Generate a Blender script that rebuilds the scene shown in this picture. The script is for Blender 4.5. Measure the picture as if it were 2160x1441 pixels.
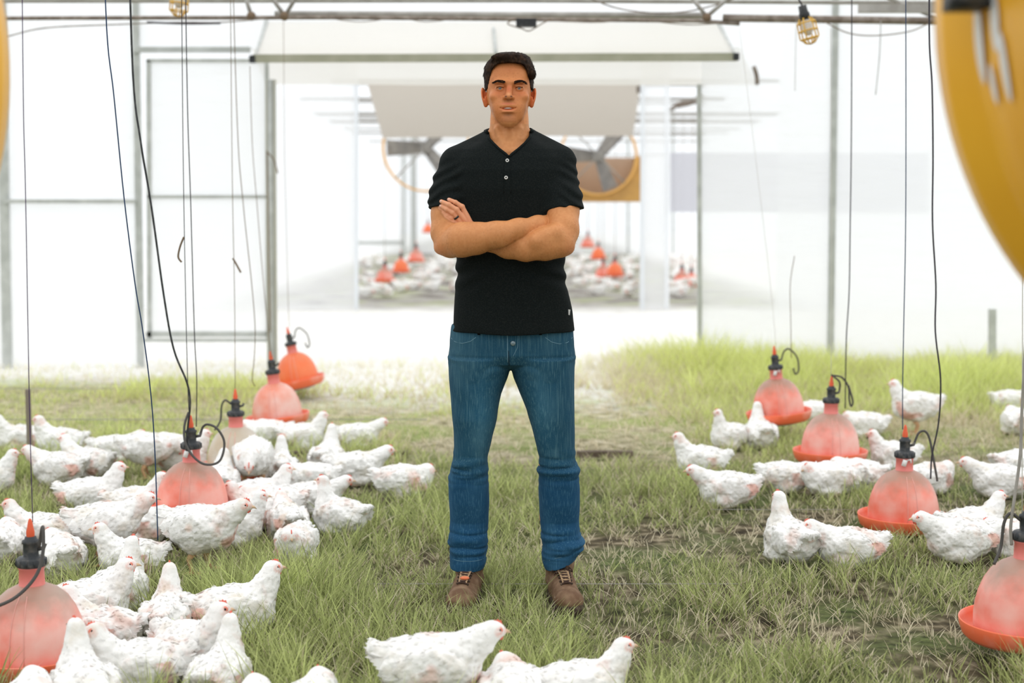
import bpy, math, random
import numpy as np
from mathutils import Vector, Matrix
random.seed(7); RNG = np.random.default_rng(11)
PI = math.pi
for o in list(bpy.data.objects): bpy.data.objects.remove(o, do_unlink=True)
C = bpy.context.scene.collection
SC = bpy.context.scene

# ------------------------------------------------------------------ camera, sky, exposure
CAM_H, FPX, PITCH = 1.30, 3000.0, math.atan(270.5/3000.0)
cam_d = bpy.data.cameras.new('camera'); cam = bpy.data.objects.new('camera', cam_d); C.objects.link(cam)
cam_d.sensor_width = 36.0; cam_d.lens = 50.0; cam_d.clip_end = 400
cam.location = (0, 0, CAM_H); cam.rotation_euler = (PI/2-PITCH, 0, 0)
cam_d.dof.use_dof = True; cam_d.dof.focus_distance = 4.62; cam_d.dof.aperture_fstop = 2.3
SC.camera = cam
SC.view_settings.view_transform = 'Standard'; SC.view_settings.look = 'None'
SC.view_settings.exposure = 0.0; SC.view_settings.gamma = 1.0; SC.view_settings.use_curve_mapping = False
SC.cycles.use_denoising = True
SC.cycles.max_bounces = 8; SC.cycles.diffuse_bounces = 3; SC.cycles.transparent_max_bounces = 12
SC.cycles.transmission_bounces = 4; SC.cycles.glossy_bounces = 2
W = bpy.data.worlds.new('hazy_sky'); SC.world = W; W.use_nodes = True
nt = W.node_tree; nt.nodes.clear()
def N(t, k, **kw):
    n = t.nodes.new(k)
    for a, b in kw.items(): setattr(n, a, b)
    return n
tc = N(nt, 'ShaderNodeTexCoord'); sx = N(nt, 'ShaderNodeSeparateXYZ'); nt.links.new(tc.outputs['Generated'], sx.inputs[0])
cr = N(nt, 'ShaderNodeValToRGB'); nt.links.new(sx.outputs['Z'], cr.inputs[0])
e = cr.color_ramp.elements
e[0].position = 0.0; e[0].color = (1.10, 1.14, 1.18, 1)
e[1].position = 1.0; e[1].color = (1.66, 1.66, 1.64, 1)
m = e.new(0.30); m.color = (1.16, 1.19, 1.22, 1)
# brighter haze low behind the far shed (sun side)
mr = N(nt, 'ShaderNodeMapRange'); nt.links.new(sx.outputs['Y'], mr.inputs[0])
mr.inputs[1].default_value = 0.2; mr.inputs[2].default_value = 1.0; mr.inputs[3].default_value = 1.0; mr.inputs[4].default_value = 1.08
mul = N(nt, 'ShaderNodeVectorMath', operation='SCALE'); nt.links.new(cr.outputs[0], mul.inputs[0]); nt.links.new(mr.outputs[0], mul.inputs[3])
bg = N(nt, 'ShaderNodeBackground'); nt.links.new(mul.outputs[0], bg.inputs[0]); bg.inputs[1].default_value = 1.0
wo = N(nt, 'ShaderNodeOutputWorld'); nt.links.new(bg.outputs[0], wo.inputs[0])

def ray(px, py):
    dx = (px-1080)/FPX; dy = -(py-720.5)/FPX
    return (dx, math.cos(PITCH)+dy*math.sin(PITCH), -math.sin(PITCH)+dy*math.cos(PITCH))
def P(px, py, Y):
    r = ray(px, py); t = Y/r[1]
    return Vector((r[0]*t, Y, CAM_H+r[2]*t))
def G(px, py, z=0.0):
    r = ray(px, py); t = (z-CAM_H)/r[2]
    return Vector((r[0]*t, r[1]*t, z))

# ------------------------------------------------------------------ object helpers
def mesh_np(name, V, F, mats=(), smooth=True, midx=None):
    """V (n,3); F list of quads/tris arrays"""
    me = bpy.data.meshes.new(name)
    V = np.asarray(V, np.float32)
    fs = [np.asarray(f, np.int32) for f in (F if isinstance(F, list) and len(F) and isinstance(F[0], np.ndarray) else [np.asarray(F, np.int32)])]
    fs = [f for f in fs if len(f)]
    loops = np.concatenate([f.ravel() for f in fs]); tot = np.concatenate([np.full(len(f), f.shape[1], np.int32) for f in fs])
    me.vertices.add(len(V)); me.vertices.foreach_set('co', V.ravel())
    me.loops.add(len(loops)); me.loops.foreach_set('vertex_index', loops)
    me.polygons.add(len(tot)); st = np.concatenate([[0], np.cumsum(tot)[:-1]]).astype(np.int32)
    me.polygons.foreach_set('loop_start', st); me.polygons.foreach_set('loop_total', tot)
    if midx is not None: me.polygons.foreach_set('material_index', np.asarray(midx, np.int32))
    me.polygons.foreach_set('use_smooth', np.full(len(tot), smooth))
    for m_ in mats: me.materials.append(m_)
    me.update(calc_edges=True); me.validate()
    return me
def link(name, me, parent=None, loc=None):
    o = bpy.data.objects.new(name, me); C.objects.link(o)
    if parent is not None: o.parent = parent
    if loc is not None: o.location = loc
    return o
def tag(o, label=None, cat=None, group=None, kind=None):
    if label: o['label'] = label
    if cat: o['category'] = cat
    if group: o['group'] = group
    if kind: o['kind'] = kind
    return o
def empty(name, loc, rz=0.0):
    o = bpy.data.objects.new(name, None); C.objects.link(o); o.location = loc; o.rotation_euler = (0, 0, rz); o.empty_display_size = .05
    return o
def setcol(me, name, arr):
    a = me.attributes.new(name, 'FLOAT_COLOR', 'POINT'); n = len(me.vertices)
    c = np.ones((n, 4), np.float32); c[:, :3] = arr; a.data.foreach_set('color', c.ravel())

class MB:
    """collects simple shapes into one mesh"""
    def __init__(s): s.v = []; s.q = []; s.t = []; s.n = 0
    def add(s, V, Q=None, T=None):
        V = np.asarray(V, float); s.v.append(V)
        if Q is not None and len(Q): s.q.append(np.asarray(Q, int)+s.n)
        if T is not None and len(T): s.t.append(np.asarray(T, int)+s.n)
        s.n += len(V); return s
    def box(s, c, size, M=None):
        c = np.array(c, float); h = np.array(size, float)/2
        V = np.array([[x, y, z] for x in (-1, 1) for y in (-1, 1) for z in (-1, 1)])*h
        if M is not None: V = V@np.array(M.to_3x3()).T
        return s.add(V+c, [[0, 1, 3, 2], [4, 6, 7, 5], [0, 4, 5, 1], [2, 3, 7, 6], [0, 2, 6, 4], [1, 5, 7, 3]])
    def tube(s, pts, r, seg=8, caps=True):
        P_ = [np.array(p, float) for p in pts]; n = len(P_)
        rr = r if hasattr(r, '__len__') else [r]*n
        V = []; up = None
        for i in range(n):
            d = P_[min(i+1, n-1)]-P_[max(i-1, 0)]; d = d/(np.linalg.norm(d)+1e-9)
            if up is None:
                a = np.array([0, 0, 1.]) if abs(d[2]) < .9 else np.array([1., 0, 0]); up = np.cross(d, a)
            up = up-d*np.dot(up, d); up /= np.linalg.norm(up)+1e-9; sd = np.cross(d, up)
            for k in range(seg):
                t = 2*PI*k/seg; V.append(P_[i]+rr[i]*(math.cos(t)*up+math.sin(t)*sd))
        Q = [[i*seg+k, i*seg+(k+1) % seg, (i+1)*seg+(k+1) % seg, (i+1)*seg+k] for i in range(n-1) for k in range(seg)]
        T = []
        if caps:
            V.append(P_[0]); V.append(P_[-1])
            T = [[n*seg, (k+1) % seg, k] for k in range(seg)]+[[n*seg+1, (n-1)*seg+k, (n-1)*seg+(k+1) % seg] for k in range(seg)]
        return s.add(V, Q, T)
    def lathe(s, prof, seg=48, c=(0, 0, 0), arc=2*PI):
        V = []; n = len(prof); c = np.array(c, float)
        for r, z in prof:
            for k in range(seg):
                t = arc*k/seg; V.append(c+np.array([r*math.cos(t), r*math.sin(t), z]))
        Q = [[i*seg+k, i*seg+(k+1) % seg, (i+1)*seg+(k+1) % seg, (i+1)*seg+k] for i in range(n-1) for k in range(seg)]
        return s.add(V, Q)
    def ball(s, c, r, seg=12, rings=8):
        r = np.array(r if hasattr(r, '__len__') else [r]*3, float)
        pr = [(math.sin(PI*i/rings), -math.cos(PI*i/rings)) for i in range(rings+1)]
        V = [[max(a, 1e-4)*math.cos(2*PI*k/seg), max(a, 1e-4)*math.sin(2*PI*k/seg), b] for a, b in pr for k in range(seg)]
        Q = [[i*seg+k, i*seg+(k+1) % seg, (i+1)*seg+(k+1) % seg, (i+1)*seg+k] for i in range(rings) for k in range(seg)]
        return s.add(np.array(V)*r+np.array(c, float), Q)
    def me(s, name, mat, smooth=True, M=None):
        V = np.concatenate(s.v)
        if M is not None: V = V@np.array(M.to_3x3()).T+np.array(M.translation)
        F = []
        if s.q: F.append(np.concatenate(s.q))
        if s.t: F.append(np.concatenate(s.t))
        return mesh_np(name, V, F, [mat], smooth)
    def build(s, name, mat, parent=None, smooth=True, loc=None):
        o = link(name, s.me(name, mat, smooth), parent, loc)
        return o
def smooth_path(pts, n=6):
    pts = [np.array(p, float) for p in pts]
    if len(pts) < 3: return pts
    out = []
    for i in range(len(pts)-1):
        p0 = pts[max(i-1, 0)]; p1 = pts[i]; p2 = pts[i+1]; p3 = pts[min(i+2, len(pts)-1)]
        for k in range(n):
            t = k/n
            out.append(.5*((2*p1)+(-p0+p2)*t+(2*p0-5*p1+4*p2-p3)*t*t+(-p0+3*p1-3*p2+p3)*t**3))
    out.append(pts[-1]); return out

# ------------------------------------------------------------------ value noise
_LAT = np.random.default_rng(3).random((32, 32, 32)).astype(np.float32)*2-1
def vn(x, y, z):
    x = np.asarray(x, np.float32); y = np.asarray(y, np.float32); z = np.asarray(z, np.float32)
    x, y, z = np.broadcast_arrays(x, y, z)
    xi = np.floor(x).astype(np.int32); yi = np.floor(y).astype(np.int32); zi = np.floor(z).astype(np.int32)
    fx = x-xi; fy = y-yi; fz = z-zi
    fx = fx*fx*(3-2*fx); fy = fy*fy*(3-2*fy); fz = fz*fz*(3-2*fz)
    a = lambda i, j, k: _LAT[(xi+i) & 31, (yi+j) & 31, (zi+k) & 31]
    c00 = a(0,0,0)*(1-fx)+a(1,0,0)*fx; c10 = a(0,1,0)*(1-fx)+a(1,1,0)*fx
    c01 = a(0,0,1)*(1-fx)+a(1,0,1)*fx; c11 = a(0,1,1)*(1-fx)+a(1,1,1)*fx
    c0 = c00*(1-fy)+c10*fy; c1 = c01*(1-fy)+c11*fy
    return c0*(1-fz)+c1*fz

# ------------------------------------------------------------------ implicit surfaces
def smin(a, b, k):
    if k <= 0: return np.minimum(a, b)
    h = np.maximum(k-np.abs(a-b), 0)/k
    return np.minimum(a, b)-h*h*k*.25
class Field:
    def __init__(s, xs, ys, zs):
        s.xs, s.ys, s.zs = [np.asarray(a, np.float32) for a in (xs, ys, zs)]
        s.d = np.full((len(xs), len(ys), len(zs)), .2, np.float32)
    def reg(s, lo, hi):
        sl = []
        for a, l, h in zip((s.xs, s.ys, s.zs), lo, hi):
            i = max(int(np.searchsorted(a, l))-1, 0); j = min(int(np.searchsorted(a, h))+1, len(a)); sl.append(slice(i, max(j, i+1)))
        sl = tuple(sl)
        return sl, s.xs[sl[0]][:, None, None], s.ys[sl[1]][None, :, None], s.zs[sl[2]][None, None, :]
    def op(s, fn, lo, hi, k=.0, mode='add'):
        mg = .012+k
        sl, X, Y, Z = s.reg(np.array(lo)-mg, np.array(hi)+mg)
        n = fn(X, Y, Z).astype(np.float32); c = s.d[sl]
        if mode == 'add': s.d[sl] = smin(c, n, k)
        elif mode == 'sub': s.d[sl] = -smin(-c, n, k)
        elif mode == 'cut': s.d[sl] = -smin(-c, -n, k)
    def cone(s, a, b, ra, rb, k=.01, mode='add', sc=(1, 1, 1)):
        a = np.array(a, float); b = np.array(b, float); R = max(ra, rb)
        sc = np.array(sc, float); ab = (b-a)/sc; L = float(ab@ab)+1e-12; ms = float(sc.min())
        def f(X, Y, Z):
            px = (X-a[0])/sc[0]; py = (Y-a[1])/sc[1]; pz = (Z-a[2])/sc[2]
            t = np.clip((px*ab[0]+py*ab[1]+pz*ab[2])/L, 0, 1)
            return (np.sqrt((px-t*ab[0])**2+(py-t*ab[1])**2+(pz-t*ab[2])**2)-(ra+(rb-ra)*t))*ms
        s.op(f, np.minimum(a, b)-R*sc, np.maximum(a, b)+R*sc, k, mode)
    def chain(s, pts, k=.01, mode='add', sc=(1, 1, 1)):
        for p, q in zip(pts, pts[1:]): s.cone(p[:3], q[:3], p[3], q[3], k, mode, sc)
    def ell(s, c, r, k=.01, mode='add', M=None):
        c = np.array(c, float); r = np.array(r, float); R = max(r); M_ = None if M is None else np.array(M.to_3x3())
        def f(X, Y, Z):
            X = X-c[0]; Y = Y-c[1]; Z = Z-c[2]
            if M_ is not None:
                X, Y, Z = (M_[0,0]*X+M_[1,0]*Y+M_[2,0]*Z, M_[0,1]*X+M_[1,1]*Y+M_[2,1]*Z, M_[0,2]*X+M_[1,2]*Y+M_[2,2]*Z)
            k0 = np.sqrt((X/r[0])**2+(Y/r[1])**2+(Z/r[2])**2); k1 = np.sqrt((X/r[0]**2)**2+(Y/r[1]**2)**2+(Z/r[2]**2)**2)+1e-9
            return np.where(k0 < .05, -min(r), k0*(k0-1)/k1)
        h = np.array([R, R, R]) if M is not None else r
        s.op(f, c-h, c+h, k, mode)
    def loft(s, tab, k=.01, mode='add', p=2.0):
        """tab rows z, xl, xr, yf, yb (sorted by z)"""
        T = np.array(sorted(tab), float); z = T[:, 0]
        def f(X, Y, Z):
            zz = Z.ravel(); I = lambda j: np.interp(zz, z, T[:, j]).astype(np.float32)[None, None, :]
            xl, xr, yf, yb = I(1), I(2), I(3), I(4)
            cx = (xl+xr)/2; a = (xr-xl)/2; cy = (yf+yb)/2; b = (yb-yf)/2
            u = (np.abs((X-cx)/a)**p+np.abs((Y-cy)/b)**p)**(1/p)
            d = (u-1)*np.minimum(a, b)
            dz = np.maximum(z[0]-Z, Z-z[-1])
            return np.maximum(d, dz)
        s.op(f, (T[:, 1].min(), T[:, 3].min(), z[0]), (T[:, 2].max(), T[:, 4].max(), z[-1]), k, mode)
    def fn(s, f, lo, hi):
        sl, X, Y, Z = s.reg(lo, hi); s.d[sl] = f(X, Y, Z, s.d[sl])
    def mesh(s):
        d = s.d; I = d < 0
        c = I[:-1].astype(np.uint8)+I[1:]; c = c[:, :-1]+c[:, 1:]; c = c[:, :, :-1]+c[:, :, 1:]
        act = (c > 0) & (c < 8)
        ci, cj, ck = np.nonzero(act); n = len(ci)
        idx = np.full(act.shape, -1, np.int32); idx[ci, cj, ck] = np.arange(n)
        acc = np.zeros((n, 3), np.float64); cnt = np.zeros(n)
        for ax in range(3):
            o = [q for q in range(3) if q != ax]
            for u in (0, 1):
                for v in (0, 1):
                    A = [0, 0, 0]; A[o[0]] = u; A[o[1]] = v; B = list(A); B[ax] = 1
                    da = d[ci+A[0], cj+A[1], ck+A[2]]; db = d[ci+B[0], cj+B[1], ck+B[2]]
                    m_ = (da < 0) != (db < 0); t = np.where(m_, da/(da-db+1e-12*(da == db)), 0)
                    for q in range(3): acc[:, q] += np.where(m_, t if q == ax else A[q], 0)
                    cnt += m_
        off = acc/np.maximum(cnt, 1)[:, None]
        pos = np.stack([ci, cj, ck], 1)+off
        V = np.stack([np.interp(pos[:, q], np.arange(len(a)), a) for q, a in enumerate((s.xs, s.ys, s.zs))], 1)
        Q = []
        for ax in range(3):
            o = [q for q in range(3) if q != ax]
            sa = [slice(None)]*3; sb = [slice(None)]*3; sa[ax] = slice(None, -1); sb[ax] = slice(1, None)
            for q in o: sa[q] = slice(1, -1); sb[q] = slice(1, -1)
            Ia = I[tuple(sa)]; Ib = I[tuple(sb)]; m_ = Ia != Ib
            e_ = np.nonzero(m_); g = [e_[0].copy(), e_[1].copy(), e_[2].copy()]
            for q in o: g[q] = g[q]+1
            def cell(u, v):
                h = [g[0].copy(), g[1].copy(), g[2].copy()]; h[o[0]] -= u; h[o[1]] -= v
                return idx[h[0], h[1], h[2]]
            quad = np.stack([cell(1, 1), cell(0, 1), cell(0, 0), cell(1, 0)], 1)
            flip = Ia[e_] if ax != 1 else ~Ia[e_]
            quad = np.where(flip[:, None], quad, quad[:, ::-1]); Q.append(quad)
        Q = np.concatenate(Q); Q = Q[(Q >= 0).all(1)]
        return V, Q
def vnormals(V, Q):
    n = np.cross(V[Q[:, 2]]-V[Q[:, 0]], V[Q[:, 3 if Q.shape[1] > 3 else 1]]-V[Q[:, 1]])
    out = np.zeros_like(V)
    for k in range(Q.shape[1]): np.add.at(out, Q[:, k], n)
    return out/(np.linalg.norm(out, axis=1, keepdims=True)+1e-12)
def lap(V, Q, it=1, f=.5):
    E = np.concatenate([Q[:, [0, 1]], Q[:, [1, 2]], Q[:, [2, 3]], Q[:, [3, 0]]])
    for _ in range(it):
        a = np.zeros_like(V); c = np.zeros(len(V))
        np.add.at(a, E[:, 0], V[E[:, 1]]); np.add.at(a, E[:, 1], V[E[:, 0]])
        np.add.at(c, E[:, 0], 1); np.add.at(c, E[:, 1], 1)
        V = V*(1-f)+f*a/np.maximum(c, 1)[:, None]
    return V

# ------------------------------------------------------------------ materials
def mat(name, col, rough=.7, spec=.3, metal=0, noise=None, bump=None, attr=None, emit=None):
    """noise=(scale, colour2, lo, hi)  bump=(scale, strength[, dist])"""
    m_ = bpy.data.materials.new(name); m_.use_nodes = True; t = m_.node_tree; b = t.nodes['Principled BSDF']
    b.inputs['Base Color'].default_value = (*col, 1); b.inputs['Roughness'].default_value = rough
    b.inputs['Specular IOR Level'].default_value = spec; b.inputs['Metallic'].default_value = metal
    tc = N(t, 'ShaderNodeTexCoord'); src = None
    if attr:
        a = N(t, 'ShaderNodeAttribute', attribute_name=attr); src = a.outputs['Color']
    if noise:
        nz = N(t, 'ShaderNodeTexNoise'); nz.inputs['Scale'].default_value = noise[0]; nz.inputs['Detail'].default_value = 5
        t.links.new(tc.outputs['Object'], nz.inputs['Vector'])
        r = N(t, 'ShaderNodeMapRange'); r.inputs[1].default_value = noise[2]; r.inputs[2].default_value = noise[3]; t.links.new(nz.outputs['Fac'], r.inputs[0])
        mx = N(t, 'ShaderNodeMix', data_type='RGBA'); t.links.new(r.outputs[0], mx.inputs[0])
        if src: t.links.new(src, mx.inputs[6])
        else: mx.inputs[6].default_value = (*col, 1)
        mx.inputs[7].default_value = (*noise[1], 1); src = mx.outputs[2]
    if src: t.links.new(src, b.inputs['Base Color'])
    if bump:
        nb = N(t, 'ShaderNodeTexNoise'); nb.inputs['Scale'].default_value = bump[0]; nb.inputs['Detail'].default_value = 4
        t.links.new(tc.outputs['Object'], nb.inputs['Vector'])
        bp = N(t, 'ShaderNodeBump'); bp.inputs['Strength'].default_value = bump[1]; bp.inputs['Distance'].default_value = bump[2] if len(bump) > 2 else .003
        t.links.new(nb.outputs['Fac'], bp.inputs['Height']); t.links.new(bp.outputs[0], b.inputs['Normal'])
    return m_
def film(name, col, transp, trans, wrinkle=True):
    m_ = bpy.data.materials.new(name); m_.use_nodes = True; t = m_.node_tree; t.nodes.clear()
    d = N(t, 'ShaderNodeBsdfDiffuse'); l = N(t, 'ShaderNodeBsdfTranslucent'); tr = N(t, 'ShaderNodeBsdfTransparent')
    for q in (d, l): q.inputs['Color'].default_value = (*col, 1)
    tr.inputs['Color'].default_value = (.97, .98, 1, 1)
    if wrinkle:
        tc = N(t, 'ShaderNodeTexCoord'); mp = N(t, 'ShaderNodeMapping'); mp.inputs['Scale'].default_value = (1.2, 1, 7); mp.inputs['Rotation'].default_value = (0, .55, 0)
        nz = N(t, 'ShaderNodeTexNoise'); nz.inputs['Scale'].default_value = 2.2; nz.inputs['Detail'].default_value = 6
        t.links.new(tc.outputs['Object'], mp.inputs[0]); t.links.new(mp.outputs[0], nz.inputs['Vector'])
        bp = N(t, 'ShaderNodeBump'); bp.inputs['Strength'].default_value = .5; bp.inputs['Distance'].default_value = .03
        t.links.new(nz.outputs['Fac'], bp.inputs['Height'])
        for q in (d, l): t.links.new(bp.outputs[0], q.inputs['Normal'])
    m1 = N(t, 'ShaderNodeMixShader'); m1.inputs[0].default_value = trans; t.links.new(d.outputs[0], m1.inputs[1]); t.links.new(l.outputs[0], m1.inputs[2])
    m2 = N(t, 'ShaderNodeMixShader'); m2.inputs[0].default_value = transp; t.links.new(m1.outputs[0], m2.inputs[1]); t.links.new(tr.outputs[0], m2.inputs[2])
    o = N(t, 'ShaderNodeOutputMaterial'); t.links.new(m2.outputs[0], o.inputs[0]); return m_

M_FILM = film('greenhouse_film', (.95, .96, .97), .34, .5)
M_TARP = film('beige_tarp', (.60, .555, .50), .0, .35)
M_FLAP = film('white_flap', (.86, .84, .81), .15, .45)
M_CURT = film('lilac_curtain', (.62, .62, .68), .1, .4, False)
M_POST = mat('galvanised_post', (.46, .48, .46), .5, .4, .1, noise=(9, (.58, .60, .58), .4, .7))
M_RAIL = mat('olive_rail', (.36, .36, .27), .6, .3, noise=(6, (.44, .43, .34), .4, .7))
M_RUST = mat('rusty_pipe', (.19, .15, .12), .6, .4, .2, noise=(14, (.33, .28, .24), .4, .65))
M_PIPE = mat('grey_pipe', (.33, .31, .28), .5, .4, .2, noise=(10, (.45, .43, .40), .4, .7))
M_BLK = mat('black_plastic', (.018, .02, .022), .5, .4, noise=(30, (.10, .10, .10), .5, .8))
M_CORD = mat('dark_cord', (.035, .03, .04), .6)
M_PCORD = mat('violet_cord', (.07, .035, .11), .6)
M_BCORD = mat('blue_cord', (.02, .05, .12), .6)
M_TWINE = mat('brown_twine', (.20, .14, .09), .8)
M_WCORD = mat('pale_cord', (.62, .60, .55), .8)
M_YEL = mat('yellow_plastic', (.95, .50, .035), .35, .5, noise=(3, (.88, .42, .025), .4, .7))
M_YELW = mat('yellow_wire', (.75, .45, .08), .5)
M_ORA = mat('orange_ring', (.85, .48, .14), .5)

# ------------------------------------------------------------------ ground and sheds
def ground_mat():
    m_ = bpy.data.materials.new('ground_soil'); m_.use_nodes = True; t = m_.node_tree; b = t.nodes['Principled BSDF']
    b.inputs['Roughness'].default_value = .95; b.inputs['Specular IOR Level'].default_value = .1
    tc = N(t, 'ShaderNodeTexCoord'); sp = N(t, 'ShaderNodeSeparateXYZ'); t.links.new(tc.outputs['Object'], sp.inputs[0])
    def noise(s, d=6):
        n = N(t, 'ShaderNodeTexNoise'); n.inputs['Scale'].default_value = s; n.inputs['Detail'].default_value = d; t.links.new(tc.outputs['Object'], n.inputs['Vector']); return n.outputs['Fac']
    def ramp(src, stops):
        r = N(t, 'ShaderNodeValToRGB'); t.links.new(src, r.inputs[0]); el = r.color_ramp.elements
        el[0].position, el[0].color = stops[0][0], (*stops[0][1], 1); el[1].position, el[1].color = stops[-1][0], (*stops[-1][1], 1)
        for p, c in stops[1:-1]: q = el.new(p); q.color = (*c, 1)
        return r.outputs[0]
    def mix(f, a, b_):
        m = N(t, 'ShaderNodeMix', data_type='RGBA'); t.links.new(f, m.inputs[0]); t.links.new(a, m.inputs[6]); t.links.new(b_, m.inputs[7]); return m.outputs[2]
    def mrange(src, a, b_, c=0, d=1):
        r = N(t, 'ShaderNodeMapRange'); r.inputs[1].default_value = a; r.inputs[2].default_value = b_; r.inputs[3].default_value = c; r.inputs[4].default_value = d; t.links.new(src, r.inputs[0]); return r.outputs[0]
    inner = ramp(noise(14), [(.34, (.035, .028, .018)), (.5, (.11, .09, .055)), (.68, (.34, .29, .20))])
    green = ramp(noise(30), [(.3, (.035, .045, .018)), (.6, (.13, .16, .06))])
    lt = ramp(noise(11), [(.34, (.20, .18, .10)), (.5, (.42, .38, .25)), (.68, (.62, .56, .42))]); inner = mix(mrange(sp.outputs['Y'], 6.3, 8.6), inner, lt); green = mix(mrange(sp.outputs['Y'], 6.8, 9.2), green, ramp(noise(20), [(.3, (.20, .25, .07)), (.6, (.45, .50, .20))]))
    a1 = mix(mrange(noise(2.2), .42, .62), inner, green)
    pale = ramp(noise(6), [(.3, (.80, .78, .73)), (.5, (.88, .87, .84)), (.7, (.92, .92, .91))])  # pale dry ground with the outdoor sun glare put into its colour
    nY = N(t, 'ShaderNodeMath', operation='MULTIPLY_ADD'); t.links.new(noise(2.5), nY.inputs[0]); nY.inputs[1].default_value = 1.6; t.links.new(sp.outputs['Y'], nY.inputs[2])
    pa = N(t, 'ShaderNodeAttribute', attribute_name='sunlit_pale'); pb = N(t, 'ShaderNodeMath', operation='MULTIPLY_ADD'); t.links.new(noise(9), pb.inputs[0]); pb.inputs[1].default_value = .7; t.links.new(pa.outputs['Fac'], pb.inputs[2])
    f1 = mrange(pb.outputs[0], .55, 1.15)
    c1 = mix(f1, a1, pale)
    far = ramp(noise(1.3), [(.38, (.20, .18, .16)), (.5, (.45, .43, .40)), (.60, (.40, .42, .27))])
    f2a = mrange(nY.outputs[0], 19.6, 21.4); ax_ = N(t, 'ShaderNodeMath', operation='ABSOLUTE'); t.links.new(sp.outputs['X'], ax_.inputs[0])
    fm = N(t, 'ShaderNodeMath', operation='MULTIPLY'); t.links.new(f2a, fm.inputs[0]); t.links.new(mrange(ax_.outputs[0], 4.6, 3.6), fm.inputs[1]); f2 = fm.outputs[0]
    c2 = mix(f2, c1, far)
    t.links.new(c2, b.inputs['Base Color'])
    bp = N(t, 'ShaderNodeBump'); bp.inputs['Strength'].default_value = .8; bp.inputs['Distance'].default_value = .02
    t.links.new(noise(35), bp.inputs['Height']); t.links.new(bp.outputs[0], b.inputs['Normal'])
    return m_
gx = np.linspace(-1, 1, 141); gx = np.sign(gx)*np.abs(gx)**2.4*45; gy = np.concatenate([np.linspace(-6, 3, 10), np.linspace(3.2, 14, 109), np.linspace(14.5, 90, 30)])
XX, YY = np.meshgrid(gx, gy, indexing='ij'); ZZ = .012*vn(XX*1.7, YY*1.7, 0*XX)-.006
gi = np.arange(XX.size).reshape(XX.shape)
GQ = np.stack([gi[:-1, :-1], gi[1:, :-1], gi[1:, 1:], gi[:-1, 1:]], -1).reshape(-1, 4)
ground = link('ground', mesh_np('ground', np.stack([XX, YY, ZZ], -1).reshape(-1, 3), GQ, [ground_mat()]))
def sunlit_pale(x, y):  # mask for dry ground whose colour carries the painted sunlight outdoors
    door = np.exp(-(((x+.25)/1.9)**4))*np.clip((y-8.6)/2.6, 0, 1)
    left = np.clip((-x-.2)/.6, 0, 1)*np.clip((y-10.2)/1.6, 0, 1)
    right = np.clip((x-1.5)/1, 0, 1)*np.clip((y-11.5)/.6, 0, 1)
    return np.clip(np.maximum(np.maximum(door, left), right)+np.clip((y-11.7)/.4, 0, 1), 0, 1)
_b = sunlit_pale(XX.ravel(), YY.ravel()); setcol(ground.data, 'sunlit_pale', np.stack([_b]*3, 1))
tag(ground, 'earth floor of the shed running out to dry ground painted sunlit pale behind', kind='structure')

YW = 12.0     # end wall of the near shed
Y2 = 19.3     # front of the far shed
def sheet(name, pts, m_, label, nx=24, nz=16, sag=.0, parent=None, kind='structure', cat=None):
    """pts: bottom-left, bottom-right, top-right, top-left in world; a thin film with slight waviness, 4 mm thick"""
    a, b, c, d = [np.array(p, float) for p in pts]
    u = np.linspace(0, 1, nx+1)[:, None, None]; v = np.linspace(0, 1, nz+1)[None, :, None]
    S = a*(1-u)*(1-v)+b*u*(1-v)+c*u*v+d*(1-u)*v
    n = np.cross(b-a, d-a); n /= np.linalg.norm(n)
    w = sag*vn(S[..., 0]*2.3+S[..., 2]*1.5, S[..., 2]*1.1, S[..., 1]*.7)
    S = S+n*w[..., None]
    ii = np.arange((nx+1)*(nz+1)).reshape(nx+1, nz+1)
    Q = np.stack([ii[:-1, :-1], ii[1:, :-1], ii[1:, 1:], ii[:-1, 1:]], -1).reshape(-1, 4)
    o = link(name, mesh_np(name, S.reshape(-1, 3), Q, [m_]), parent)
    tag(o, label, cat, kind=kind if parent is None else None); return o
def wx(px, Y, py=450): return P(px, py, Y).x
def wz(py, Y): return P(1080, py, Y).z
def barx(name, x0, x1, z, Y, w, m_, label=None, parent=None, kind='structure', depth=.05):
    o = MB().box(((x0+x1)/2, Y, z), (x1-x0, depth, w)).build(name, m_, parent, False); tag(o, label, kind=kind if parent is None else None); return o
def posts(name, pxt, pxb, Y, w, m_, label, ztop=4.0, parent=None, zbot=-.02, kind='structure'):
    a = P(pxb, 760, Y); b = P(pxt, 20, Y); d = (b-a)/(b.z-a.z); p0 = a+d*(zbot-a.z); p1 = a+d*(ztop-a.z)
    m1 = MB(); n_ = 4; hw = w/2
    V = []
    for p in (p0, p1):
        for sx_, sy_ in ((-1, -1), (1, -1), (1, 1), (-1, 1)): V.append((p.x+sx_*hw, p.y+sy_*.025, p.z))
    m1.add(V, [[0, 1, 5, 4], [1, 2, 6, 5], [2, 3, 7, 6], [3, 0, 4, 7], [0, 3, 2, 1], [4, 5, 6, 7]])
    o = m1.build(name, m_, parent, False); tag(o, label, kind=kind if parent is None else None); return o
s12 = YW/3000
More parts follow.
